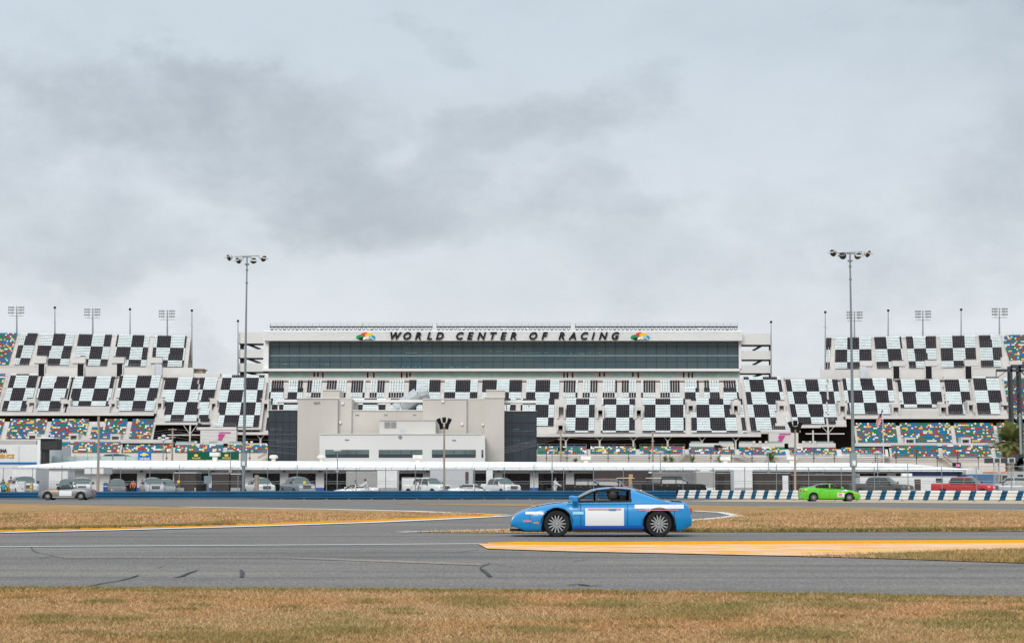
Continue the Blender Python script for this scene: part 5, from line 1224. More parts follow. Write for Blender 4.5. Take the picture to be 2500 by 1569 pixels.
    # cabin: one lofted shell, the panes follow its surface
    if s.get('cab'):
        xa, xb, xc, xd, zF, zR, zr = s['cab']; wb = hw * .925; wr = hw * .74; ct = cabm or pm
        gx = np.linspace(xd - .02, xa + .02, 240); mid = (xb + xc) / 2
        gz = np.interp(gx, [xd - .02, xc, mid, xb, xa + .02], [zR - .02, zr - .005, zr + .03, zr - .01, zF - .02])
        kw = 25 if kind != 'pickup' else 9; pad = np.pad(gz, kw, mode='edge'); pad[:kw] = gz[0] + (gz[0] - gz[1:kw + 1][::-1]); pad[-kw:] = gz[-1] + (gz[-1] - gz[-kw - 1:-1][::-1])
        gz2 = np.convolve(pad, np.hanning(2 * kw + 1) / np.hanning(2 * kw + 1).sum(), 'valid')
        RZ = lambda x: float(np.interp(x, gx, gz2)); ZB = lambda x: float(np.interp(x, [xd, xa], [zR, zF])) - .03
        def cy(x, z):
            zb, r = ZB(x), max(RZ(x), ZB(x) + .004); t_ = min(1, max(0, (z - zb) / (r - zb))); w = wb - (wb - wr) * min(1, max(0, (z - zF) / (zr - zF)))
            return w * max(0, 1 - t_ ** 7) ** .5
        def cz(x, yf):                       # height of the shell at a fraction of its width
            zb, r = ZB(x), max(RZ(x), ZB(x) + .004); return zb + (r - zb) * max(0, 1 - yf * yf) ** (1 / 7)
        op = kind in ('coupe', 'sports'); cxs = list(np.linspace(xd, xa, 130 if op else 46)); ts = ([i / 32 for i in range(30)] + [.93, .95, .965, .98, .995]) if op else [0, .2, .4, .6, .75, .86, .93, .975, .995]
        def inwin(x, z): return any(a < x < b for a, b in s['side']) and ZB(x) + .06 < z < RZ(x) - .055
        V, Fc = [], []
        for x in cxs:
            zb, r = ZB(x), max(RZ(x), ZB(x) + .004); h_ = [(cy(x, zb + q_ * (r - zb)), zb + q_ * (r - zb)) for q_ in ts]
            ring = h_ + [(0, r)] + [(-y, z) for y, z in h_[::-1]]
            for y, z in ring: V.append((x, y, z))
        k = len(ts) * 2 + 1
        for i in range(len(cxs) - 1):
            for j in range(k - 1):
                a_, b__ = V[i * k + j], V[(i + 1) * k + j + 1]
                if op and inwin((a_[0] + b__[0]) / 2, (a_[2] + b__[2]) / 2) and abs(a_[1]) > .3: continue
                Fc.append((i * k + j, i * k + j + 1, (i + 1) * k + j + 1, (i + 1) * k + j))
        o = MB(); o.v, o.f, o.m = V, Fc, [0] * len(Fc); o.build('cabin', ct, t, smooth=True)
        def grid(nm, rows, m2):
            n_, w_ = len(rows), len(rows[0]); o = MB(); o.add([p for r_ in rows for p in r_], [(i * w_ + j, i * w_ + j + 1, (i + 1) * w_ + j + 1, (i + 1) * w_ + j) for i in range(n_ - 1) for j in range(w_ - 1)])
            return o.build(nm, m2, t, smooth=True)
        for sg in (1, -1):
            for a, b in s['side']:
                rows = []
                for x in np.linspace(a, b, 16):
                    lo, hi = ZB(x) + .06, RZ(x) - .055 - .03 * (kind == 'pickup')
                    if hi < lo + .01: continue
                    rows.append([(x, sg * (cy(x, z) + .008), z) for z in np.linspace(lo, hi, 7)])
                if len(rows) > 2:
                    if not op: grid('side_window', rows, GL)
                    o = MB(); lo_ = [r_[0] for r_ in rows]; hi_ = [r_[-1] for r_ in rows]; loop = lo_ + hi_[::-1] + [lo_[0]]
                    o.path([Vector(p) for p in loop], .02 if op else .012, 6); o.build('window_trim', PLAS, t)
        if op:
            o = MB(); o.box(xd + .35, xa - .35, -wb + .07, wb - .07, ZB(0) - .02, ZB(0) + .055); o.box(xa - .42, xa - .2, -wb + .12, wb - .12, ZB(0), ZB(0) + .07); o.build('interior_lining', PLAS, t)
            o = MB()
            for xx in (xc + .12, xb - .05):
                o.path([Vector((xx, -wr + .08, ZB(0))), Vector((xx, -wr + .12, zr - .06)), Vector((xx, wr - .12, zr - .06)), Vector((xx, wr - .08, ZB(0)))], .022, 8)
            for sg in (1, -1): o.path([Vector((xc + .12, sg * (wr - .12), zr - .06)), Vector((xb - .05, sg * (wr - .12), zr - .06))], .022, 8)
            o.path([Vector((xc + .12, -wr + .1, ZB(0))), Vector((xc + .12, wr - .1, zr - .08))], .018, 8)
            o.build('roll_cage', mat('cage_grey', (.10, .10, .10), .5), t)
            for sg in (1, -1): o = MB(); o.box(xc + .20, xc + .36, sg * .38 - .17, sg * .38 + .17, ZB(0), zr - .16); bevel(o.build('race_seat', mat('seat_black', (.012, .012, .013), .7), t), .05)
        def slope_pane(nm, xs_, m2, dx):
            rows = []
            for x in xs_:
                rows.append([(x + dx * .012, cy(x, cz(x, abs(f_))) * (1 if f_ > 0 else -1) * 1.0 if abs(f_) > 1e9 else f_ * (wb - (wb - wr) * min(1, max(0, (cz(x, abs(f_)) - zF) / (zr - zF)))), cz(x, abs(f_)) + .009) for f_ in np.linspace(-.86, .86, 13)])
            grid(nm, rows, m2)
        slope_pane('windscreen', np.linspace(xa - .05, xb + .02, 10), GLT, 1)
        slope_pane('rear_window', np.linspace(xd + .10, xc - .02, 10) if kind not in ('van', 'pickup') else np.linspace(xd + .03, xc - .06, 6), GL, -1)
        for sg in (1, -1):
            o = MB(); p = Vector((xa - .18, sg * (wb + .02), zF + .02)); sz = .16 if kind in ('pickup', 'van') else .10
            o.box(p.x - .07, p.x + .07, p.y, p.y + sg * .22, p.z, p.z + sz * 1.4); mr = o.build('mirror', PLAS if kind == 'pickup' else ct, t); bevel(mr, .03)
    # front and rear details
    zn = ztop(x1 - .1)
    for sg in (1, -1):
        o = MB(); xx = x1 - .16; y1 = sidey(xx, zn - .12)
        if kind == 'pickup': o.box(x1 - .12, x1 + .015, sg * (hw * .40), sg * (hw * .74), .84, 1.06)
        else: o.lathe([(0, -.06), (.12, -.03), (.13, .02), (0, .09)], (x1 - .17, sg * y1 * .80, zn - .10), 12, axis='y'); o.v = [(p[0] + .02, p[1], (p[2] - (zn - .10)) * .62 + zn - .09) for p in o.v]
        o.build('headlight', HL, t)
        o = MB(); zz = ztop(x0 + .1) - .16; o.box(x0 - .012, x0 + .06, sg * wid(x0) * .55, sg * wid(x0) * .93, zz - (.22 if kind == 'pickup' else .06), zz + .07); o.build('tail_light', TL, t)
    o = MB()
    if kind == 'pickup':
        o.box(x1 - .05, x1 + .03, -hw * .38, hw * .38, .80, 1.10); g = o.build('grille', mat('grille_dark', (.05, .045, .042), .5), t)
        o = MB()
        for z in (.80, .95, 1.095): o.box(x1 + .03, x1 + .05, -hw * .40, hw * .40, z - .018, z + .018)
        o.build('grille_bar', CHR, g)
        o = MB(); o.box(x1 - .08, x1 + .12, -hw * .80, hw * .80, .55, .74); bevel(o.build('front_bumper', CHR, t), .03)
        o = MB(); o.box(x0 - .12, x0 + .05, -hw * .9, hw * .9, .52, .70); bevel(o.build('rear_bumper', CHR, t), .03)
        b0, b1 = s['bed']; o = MB(); o.box(b0 + .06, b1 - .05, -hw * .76, hw * .76, 1.30, 1.345); o.build('bed_floor', PLAS if cover is None else cover, t)
    else:
        o.box(x1 - .10, x1 + .004, -hw * .42, hw * .42, s['sill'] + .08, s['sill'] + .24); o.build('air_intake', PLAS, t)
    if kind in ('coupe', 'sports'):
        for sg in (1, -1):
            for xw in s['xw']:
                o = MB(); pts = []
                for a in np.linspace(.05, math.pi - .05, 22):
                    xx = xw + math.cos(a) * (Rw + .062); zz = Rw + math.sin(a) * (Rw + .062)
                    if zz > s['sill']: pts.append(Vector((xx, sg * (sidey(xx, min(zz, ztop(xx) - .02)) + .002), zz)))
                o.path(pts, .010, 5); o.build('arch_lip', PLAS, t)
            o = MB()
            for xl in (x1 - .42, x0 + .40):
                zs = np.linspace(s['sill'] + .12, ztop(xl) - .04, 7)
                for a, b in zip(zs, zs[1:]): o.add([(xl - .005, sg * (sidey(xl, a) + .003), a), (xl + .005, sg * (sidey(xl, a) + .003), a), (xl + .005, sg * (sidey(xl, b) + .003), b), (xl - .005, sg * (sidey(xl, b) + .003), b)], [(0, 1, 2, 3)])
            o.build('bumper_seam', PLAS, t)
            o = MB(); o.box(s['xw'][1] + Rw + .08, s['xw'][0] - Rw - .08, sg * (hw - .02), sg * (hw + .012), s['sill'] - .03, s['sill'] + .035); o.build('side_skirt', PLAS, t)
            o = MB(); y_ = sidey(x1 - .75, ztop(x1 - .75) - .2); o.box(x1 - .62, x1 - .50, sg * (sidey(x1 - .56, ztop(x1) - .05) - .01), sg * (sidey(x1 - .56, ztop(x1) - .05) + .008), ztop(x1) - .07, ztop(x1) - .03); o.build('side_marker', mat('amber_marker', (.60, .22, .03), .4), t)
        o = MB(); o.box(x1 - .35, x1 + .03, -hw * .62, hw * .62, s['sill'] - .02, s['sill'] + .015); o.build('front_splitter', PLAS, t)
        o = MB(); o.box(s['cab'][3] - .12, s['cab'][3] - .10, -.5, .5, ztop(s['cab'][3] - .1) + .02, ztop(s['cab'][3] - .1) + .035); o.box(x1 - .6, x1 - .585, -.55, .55, ztop(x1 - .6) + .02, ztop(x1 - .6) + .034); o.build('panel_gap', PLAS, t)
    # door seams following the side
    if kind in ('coupe', 'sports', 'sedan', 'pickup', 'van'):
        o = MB()
        lines = dict(coupe=[.62, -.42], sports=[.85, -.1, -.85], sedan=[.95, 0, -.85], pickup=[1.2, .17, -1.12, -1.30], van=[1.0, 0, -1.0])[kind]
        for sg in (1, -1):
            for xl in lines:
                zs = np.linspace(s['sill'] + .06, ztop(xl) - .05, 7)
                for a, b in zip(zs, zs[1:]):
                    ya, yb = sg * (sidey(xl, a) + .003), sg * (sidey(xl, b) + .003); o.add([(xl - .006, ya, a), (xl + .006, ya, a), (xl + .006, yb, b), (xl - .006, yb, b)], [(0, 1, 2, 3)])
        o.build('door_seam', PLAS, t)
        o = MB()
        for sg in (1, -1):
            for xl in lines[:-1] if len(lines) > 1 else lines:
                x = xl - .78 if kind != 'pickup' else xl - .85; x = max(x, lines[-1] + .08); z = ztop(x) - .15; y = sidey(x, z); o.box(x, x + .16, sg * y, sg * (y + .03), z - .015, z + .015)
        o.build('door_handle', pm if kind != 'pickup' else CHR, t)
    t['_'] = 0; del t['_']
    place(t, loc, rz); t.scale = (scale,) * 3
    t_side[t.name] = (sidey, hw, ztop); return t
t_side = {}
def decal(t, name, m, x0, x1, z0, z1, sg, n=8, skew=0.0, off=.008):
    sidey = t_side[t.name][0]; o = MB(); vs = []
    for i in range(n + 1):
        for j in range(5):
            z = z0 + (z1 - z0) * j / 4; x = x0 + (x1 - x0) * i / n + skew * (z - z0); vs.append((x, sg * (sidey(x, z) + off), z))
    o.add(vs, [(i * 5 + j, (i + 1) * 5 + j, (i + 1) * 5 + j + 1, i * 5 + j + 1) for i in range(n) for j in range(4)]); o2 = o.build(name, m, t, org=(0, 0, 0), smooth=True)
    o2.location = (0, 0, 0); return o2
def hood_decal(t, name, m, x0, x1, y0, y1, dz=.035):
    zt = t_side[t.name][2]; o = MB(); vs = []; n = 8
    for i in range(n + 1):
        x = x0 + (x1 - x0) * i / n
        for y in (y0, y1): vs.append((x, y, zt(x) + dz))
    o.add(vs, [(2 * i, 2 * i + 1, 2 * i + 3, 2 * i + 2) for i in range(n)]); o2 = o.build(name, m, t, org=(0, 0, 0)); o2.location = (0, 0, 0); return o2
DW = mat('decal_white', (.72, .72, .72), .4, var=.02); DP = mat('decal_pink', (.62, .22, .30), .4); DB = mat('decal_dark_blue', (.01, .08, .42), .4); DO = mat('decal_orange', (.75, .30, .12), .4); DC = mat('decal_cyan', (.28, .62, .80), .4)
# blue race car, nose to the left: its local left side (+y) is away, so the side we see is y<0 after turning by 180 deg -> y>0 local
SKY = mat('race_blue', (.0, .225, .53), .24, 0, var=.03, coat=.5)
bc = car('race_car', 'bright blue coupe race car with white door panel, racing to the left', 'coupe', SKY, (gp(1484, 1310).x + .02, gp(1484, 1310).y + .82, 0.0), math.pi, cat='race car')
S_ = 1  # local +y faces the camera when turned by pi
for nm, m_, a, b, c_, d_ in [('door_panel', DW, -.34, .52, .24, .64), ('door_stripe', DP, -.28, .46, .595, .63), ('side_stripe', DC, .56, .80, .50, .56), ('rear_flash', DW, -1.68, -.58, .625, .715), ('rear_stripe', DP, -1.55, -.66, .585, .605), ('front_flash', DW, 1.45, 1.85, .50, .56), ('sill_stripe', DB, -.78, .80, .17, .25), ('front_mark', DP, 1.72, 1.9, .33, .37)]:
    for sg in (1, -1): decal(bc, nm, m_, a, b, c_, d_, sg, off=.008 if 'stripe' not in nm else .018)
hood_decal(bc, 'bonnet_stripe', DW, 1.0, 1.75, -.35, .35)
hood_decal(bc, 'boot_stripe', DW, -1.68, -1.42, -.6, .6)
# green race car, nose to the right
GRNP = paint('race_green', (.10, .50, .012))
gg = gp(2026, 1223.6)
gc = car('race_car', 'lime green coupe race car with pink door panel, racing to the right', 'sports', GRNP, (gg.x + .1, gg.y + .9, 0), 0, cat='race car')
for sg in (1, -1):
    decal(gc, 'door_panel', DW, .50, 1.02, .34, .68, sg); decal(gc, 'door_number_block', DP, .56, .86, .40, .64, sg, off=.012); decal(gc, 'wing_stripe', DW, .80, 1.25, .80, .88, sg); decal(gc, 'nose_stripe', DO, 1.75, 2.18, .60, .68, sg); decal(gc, 'tail_stripe', mat('decal_red', (.45, .05, .04), .4), -2.15, -1.85, .74, .84, sg)
o = MB(); o.box(-2.1, -1.95, -.62, .62, 1.12, 1.15); o.box(-2.06, -2.0, -.5, -.46, 1.0, 1.12); o.box(-2.06, -2.0, .46, .5, 1.0, 1.12); o.build('boot_spoiler', GRNP, gc, org=(0, 0, 0))
# silver open race car on the left, nose to the left
SIL = mat('race_silver', (.20, .205, .21), .4, .2); sc_ = at(164, 1188, 150.5)
rc = car('race_car', 'silver open-top race car with dark roll bar in front of the blue guardrail', 'roadster', SIL, (sc_.x, 150.5, 0), math.pi, cat='race car', scale=1.18, cabm=mat('dark_hood_cover', (.035, .037, .04), .6))
for sg in (1, -1):
    decal(rc, 'door_panel', DW, -.55, .35, .30, .66, sg); decal(rc, 'front_stripe', DO, .45, 1.0, .58, .70, sg); decal(rc, 'sill_panel', mat('decal_grey', (.45, .45, .45), .4), -.7, .85, .17, .24, sg)
for sg in (1, -1):
    o = MB(); P = [Vector((-.55, sg * .55, .8)), Vector((-.5, sg * .5, 1.1)), Vector((-.5, 0, 1.16))]; o.path(P, .03, 8); o.build('roll_bar', PLAS, rc, org=(0, 0, 0))
# parked vehicles
PW = paint('parked_white', (.70, .70, .68)); PS = paint('parked_silver', (.40, .41, .42)); PG = paint('parked_blue_grey', (.16, .19, .22)); PK = mat('parked_black', (.010, .010, .011), .55, 0, var=.05); PR = paint('parked_red', (.46, .012, .018)); PD = mat('parked_dark_grey', (.075, .07, .066), .4); PBR = paint('parked_brown_grey', (.13, .12, .115))
def park(px, Y): return (X_(px, Y, 1180), Y, .12)
PKG = 'pickups parked behind the guardrail'
car('pickup_truck', 'white pickup in front of a white box body at the far left', 'pickup', PW, park(58, 170), R(-66), PKG, cat='pickup', scale=1.08)
car('pickup_truck', 'white pickup facing us behind the silver race car', 'pickup', PW, park(200, 172), R(-76), PKG, cat='pickup')
car('pickup_truck', 'silver pickup facing us between timber pole and tall floodlight pole', 'pickup', PS, park(372, 172), R(-72), PKG, cat='pickup')
car('pickup_truck', 'white pickup facing us beside the left tall floodlight pole', 'pickup', PW, park(634, 171), R(-68), PKG, cat='pickup')
car('pickup_truck', 'blue grey pickup facing us in front of a garage bay', 'pickup', PG, park(727, 174), R(-66), PKG, cat='pickup', scale=1.05)
car('pickup_truck', 'white work pickup behind the crouching worker in white', 'pickup', PW, park(1043, 172), R(-48), PKG, cat='pickup')
car('pickup_truck', 'white pickup with orange markers just right of the white saloon', 'pickup', PW, park(1222, 178), R(-62), PKG, cat='pickup')
car('pickup_truck', 'black pickup partly hidden behind the blue race car roof', 'pickup', PK, park(1432, 168), R(-4), PKG, cat='pickup', scale=.93)
car('pickup_truck', 'large black pickup in profile above the start of the striped guardrail', 'pickup', PK, park(1646, 166), R(-6), PKG, cat='pickup', scale=1.04)
car('pickup_truck', 'dark grey pickup beside the right tall floodlight pole', 'pickup', PD, park(2152, 165), R(-34), PKG, cat='pickup')
car('pickup_truck', 'red pickup at the right above the striped guardrail', 'pickup', PR, park(2356, 160), R(-34), PKG, cat='pickup')
car('pickup_truck', 'pale grey pickup cut off by the right edge', 'pickup', PS, park(2478, 162), R(170), PKG, cat='pickup')
car('suv', 'dark suv parked behind the silver race car beside the white pickup', 'van', PBR, park(165, 178), R(-75), cat='suv')
car('suv', 'brown grey suv behind the chain link fence left of the silver pickup', 'van', PBR, park(285, 180), R(-75), cat='suv')
car('suv', 'grey suv standing behind the silver pickup', 'van', paint('parked_mid_grey', (.22, .23, .23)), park(404, 181), R(-72), cat='suv')
car('saloon_car', 'white saloon with curved roof low behind the blue guardrail', 'sedan', PW, (park(1156, 164)[0], 164, -.06), R(0), cat='car')
car('minivan', 'dark red minivan between the black pickups', 'van', paint('parked_maroon', (.22, .05, .045)), park(1495, 178), R(-14), cat='minivan')
# white box body behind the first pickup, work body, trailers
def trailer(name, label, px0, px1, py0, Y, col, dep=2.4, door=None, ac=False, cat='trailer', z0=.45, lower=None, wheels=True, group=None, win=None):
    t = thing(name, label, cat, ((X_(px0, Y) + X_(px1, Y)) / 2, Y, .12), group); o = MB(); xa, xb = X_(px0, Y), X_(px1, Y); zt = Z_(py0, Y)
    o.box(xa, xb, Y, Y + dep, z0, zt); bevel(o.build('body', col, t), .06)
    o = MB(); o.box(xa - .02, xb + .02, Y - .02, Y + dep + .02, zt - .09, zt - .02); o.build('roof_trim', CHR if lower is None else WHITE, t)
    if lower: o = MB(); o.box(xa + .03, xb - .03, Y - .015, Y, z0 + .02, z0 + .6); o.build('lower_panel', lower, t)
    if door: o = MB(); a, b, m_ = door; o.box(X_(a, Y), X_(b, Y), Y - .03, Y, z0 + .05, zt - .3); o.build('door', m_, t)
    if win: o = MB(); o.box(X_(win[0], Y), X_(win[1], Y), Y - .03, Y, Z_(win[3], Y), Z_(win[2], Y)); o.build('window', WGD, t)
    if ac: o = MB(); m2 = (xa + xb) / 2; o.box(m2 - .5, m2 + .5, Y + .6, Y + 1.4, zt, zt + .3); bevel(o.build('roof_unit', WHITE, t), .05)
    if wheels:
        for x in (xa + (xb - xa) * .4, xa + (xb - xa) * .6):
            o = MB(); o.lathe([(0, -.1), (.3, -.1), (.36, -.06), (.36, .06), (0, .1)], (x, Y + .12, .48), 14, axis='y'); o.build('wheel', TYRE, t)
    return t
TW = mat('trailer_white', (.74, .73, .72), .5, var=.05); TG = mat('trailer_grey', (.36, .35, .34), .5, var=.06); TD = mat('trailer_dark', (.055, .045, .042), .5, var=.1); TM = mat('trailer_mid_grey', (.20, .195, .19), .5, var=.05)
TGR = 'trailers parked in front of the garage'
trailer('box_truck', 'white box truck behind the leftmost white pickup', 31, 88, 1142, 176, TW, 5, cat='box truck', wheels=False)
trailer('cargo_trailer', 'white cargo trailer with silver frame right of the leftmost pickup', 90, 166, 1148, 184, TW, 3, door=(112, 118, TG), group=TGR)
trailer('box_truck', 'high white box truck behind the timber pole', 206, 253, 1140, 180, TW, 4, cat='box truck', z0=Z_(1157, 180), wheels=False)
trailer('cargo_trailer', 'dark enclosed trailer beside the silver pickup with brown doors', 425, 480, 1152, 184, TD, 3, door=(450, 475, mat('brown_panel', (.06, .05, .045), .6)), lower=TG, group=TGR)
trailer('cargo_trailer', 'dark brown trailer left of the left tall floodlight pole', 517, 560, 1154, 184, TD, 3, group=TGR)
trailer('cargo_trailer', 'dark brown trailer with pale lower panel behind the left tall floodlight pole', 563, 588, 1155, 184, TD, 3, lower=TG, group=TGR)
trailer('cargo_trailer', 'long pale trailer seen obliquely behind the leaning worker', 845, 921, 1150, 181, TM if False else TG, 4, group=TGR)
trailer('cargo_trailer', 'white trailer with rounded front beside the leaning worker', 921, 970, 1148, 180, TW, 3, lower=TG, group=TGR)
trailer('equipment_rack', 'white utility box with ladder rack behind the crouching worker', 981, 1022, 1165, 175, TW, 2, cat='truck body', wheels=True)
trailer('container', 'pale grey container with narrow brown doorway right of the lamp cluster pole', 1050, 1155, 1144, 184, mat('container_grey', (.50, .51, .52), .6, var=.03), 4, door=(1136, 1144, mat('brown_door', (.10, .07, .06), .7)), wheels=False, cat='container', z0=.14)
trailer('cargo_trailer', 'white narrow trailer between the container and the open garage bay', 1187, 1203, 1144, 182, TW, 3, group=TGR)
trailer('cargo_trailer', 'dark charcoal trailer behind the golf carts with a white oval mark', 1450, 1593, 1146, 186, TD, 3, wheels=True, group=TGR)
trailer('cargo_trailer', 'mid grey trailer behind the large black pickup', 1593, 1699, 1152, 184, TM, 3, group=TGR)
trailer('cargo_trailer', 'grey trailer with white top and round roof unit right of the black pickup', 1700, 1746, 1150, 180, TG, 3, ac=True, lower=TW, group=TGR)
trailer('cargo_trailer', 'dark brown trailer with open doorway between two pale trailers', 1748, 1782, 1153, 184, TD, 3, door=(1752, 1768, mat('black_brown', (.035, .028, .026), .7)), group=TGR)
trailer('cargo_trailer', 'white tall trailer with small black mark left of the dark trailers', 1792, 1837, 1146, 178, TW, 3, lower=TG, group=TGR)
trailer('cargo_trailer', 'dark trailer with light frame and white door left of the lamp cluster pole', 1838, 1930, 1153, 180, TD, 3, door=(1910, 1924, TW), group=TGR)
trailer('cargo_trailer', 'dark brown trailer behind the green race car', 1932, 2098, 1157, 181, TD, 3, door=(2018, 2036, mat('darker_door', (.04, .033, .03), .6)), group=TGR)
trailer('caravan', 'long white caravan trailer with doorway behind the red pickup', 2099, 2338, 1162, 178, TW, 3, door=(2232, 2247, mat('brown_door2', (.09, .06, .05), .7)), cat='caravan', win=(2284, 2301, 1167, 1177), ac=True)
# golf carts
for i, (px, Y, lb) in enumerate([(1527, 170, 'golf cart with pale yellow roof behind the blue race car'), (1598, 172, 'golf cart with pale yellow roof behind the bed of the large black pickup')]):
    X = X_(px, Y); t = thing('golf_cart', lb, 'golf cart', (X, Y, .12), 'golf carts'); zt = Z_(1167.5, Y)
    o = MB(); o.lathe([(0, -.03), (.85, -.02), (.95, .02), (.8, .07), (0, .09)], (X, Y, zt), 20); o.v = [(p[0], Y + (p[1] - Y) * .7, p[2]) for p in o.v]; o.build('roof', mat('cart_cream', (.62, .55, .42), .5), t)
    o = MB(); o.box(X - 1.0, X + 1.0, Y - .55, Y + .55, .35, .75); o.box(X - .2, X + .2, Y - .5, Y + .5, .75, 1.0); bevel(o.build('body', PW if i else PR, t), .08)
    o = MB(); [o.tube((X + a, Y + b, .6), (X + a * .9, Y + b, zt), .03, n=6) for a in (-.75, .75) for b in (-.5, .5)]; o.build('roof_post', PLAS, t)
    for a in (-.7, .7):
        for b in (-.5, .5): o = MB(); o.lathe([(0, -.08), (.22, -.08), (.22, .08), (0, .08)], (X + a, Y + b, .34), 12, axis='y'); o.build('wheel', TYRE, t)
    o = MB(); o.box(X + .6, X + .63, Y - .5, Y + .5, .85, 1.5); o.build('windscreen', mat('cart_glass', (.42, .52, .52), .1), t)
# white sports car bonnet where the worker leans
t = car('sports_car', 'white sports car low behind the blue guardrail below the leaning worker', 'sports', PW, (X_(868, 164), 164, .0), R(180), cat='car')
# bollards, fence posts, boxes behind the rail
for px, yt, m_, w, lb, nm in [(20, 1176, mat('post_orange', (.70, .35, .03), .6), .32, 'orange bollard beside the person in turquoise', 'bollard'), (78, 1179, mat('post_yellow', (.78, .45, .02), .6), .30, 'yellow bollard in front of the leftmost pickup', 'bollard'), (258.5, 1177, mat('post_blue', (.05, .12, .35), .6), .42, 'short blue post right of the timber pole', 'bollard'), (627, 1159, WOOD, .42, 'short brown timber post in front of the white pickup', 'timber_post')]:
    Y = 161; z1 = Z_(yt, Y); X = X_(px, Y); t = thing(nm, lb, 'bollard', (X, Y, .1)); o = MB(); o.lathe([(0, .1), (w / 2, .1), (w / 2, z1 - .08), (w / 2.6, z1 - .01), (0, z1)], (X, Y, 0), 14); o.build('shaft', m_, t); o = MB(); o.lathe([(w / 2 + .01, z1 - .4), (w / 2 + .012, z1 - .3)], (X, Y, 0), 14); o.build('band', m_ if nm != 'bollard' else WHITE, t)
t = thing('white_cabinet', 'plain white cabinet in front of the leftmost pickup', 'cabinet', (X_(51, 160.5), 160.5, .1)); o = MB(); o.pbox(43, 60, 1174, 1205, 160.8, .5, z0=.1); bevel(o.build('case', WHITE, t), .04); o = MB(); o.box(X_(53, 160.5), X_(55, 160.5), 160.74, 160.8, .9, 1.0); o.build('handle', DSTEEL, t)
t = thing('info_kiosk', 'pale blue kiosk screen on a post before the dark trailers', 'kiosk', (X_(506, 163), 163, .1)); o = MB(); o.pbox(498, 514, 1161, 1179, 163, .2, z0=Z_(1179, 163)); o.build('screen', mat('kiosk_blue', (.16, .24, .30), .3), t); o = MB(); o.tube((X_(506, 163), 163.1, .1), (X_(506, 163), 163.1, Z_(1179, 163)), .05); o.build('post', STEEL, t)
for i, (px, py) in enumerate([(438, 1175), (745, 1177)]):
    X = X_(px, 159.3); z = Z_(py, 159.3); t = thing('yellow_disc_sign', ['yellow round sign on the fence right of the silver pickup', 'yellow round sign on the fence before the blue grey pickup'][i], 'sign', (X, 159.2, z)); o = MB(); o.lathe([(0, -.02), (.13, -.02), (.13, .02), (0, .02)], (X, 158.8 if i else 159.0, z), 14, axis='y'); o.build('disc', mat('sign_yellow', (.80, .55, .03), .5), t); o = MB(); o.box(X - .01, X + .01, 158.85, 159.6, z - .01, z + .01); o.build('bracket', DSTEEL, t)
t = thing('wooden_panel', 'upright tan wooden panel beside the golf cart roof', 'panel', (X_(1538, 180), 180, .1)); o = MB(); o.box(X_(1535, 180), X_(1545, 180), 180, 180.2, .12, Z_(1157, 180)); o.build('board', mat('tan_wood', (.50, .29, .13), .7, var=.1), t); o = MB(); o.box(X_(1534, 180), X_(1546, 180), 180.21, 180.3, .12, .3); o.build('foot', WOOD, t)
t = thing('diamond_sign', 'pale diamond sign with red marks on a garage pillar', 'sign', (X_(1304.5, GY), GY + .3, 2.6)); D = GY + .35
o = MB(); o.prism([PZ((1304.5 + a, 1149 + b), D) for a, b in ((-6, 0), (0, -6.5), (6, 0), (0, 6.5))], D, D + .05); o.build('plate', mat('sign_pale', (.62, .52, .48), .5), t); o = MB(); o.prism([PZ((1304.5 + a, 1149 + b), D - .02) for a, b in ((-4, -2.4), (4, -2.4), (4, 1.6), (-4, 1.6))], D - .03, D - .005); o.build('red_mark', mat('sign_red', (.45, .10, .08), .5), t)
t = thing('oval_mark_sign', 'small white oval mark on the charcoal trailer end', 'sign', (X_(1588, 186), 185.9, 2.2)); o = MB(); c = at(1587.5, 1152.5, 185.85); o.prism([(c.x + .2 * math.cos(a), c.z + .09 * math.sin(a)) for a in np.linspace(0, 2 * math.pi, 14, endpoint=False)], 185.85, 185.97); o.build('plate', WHITE, t)
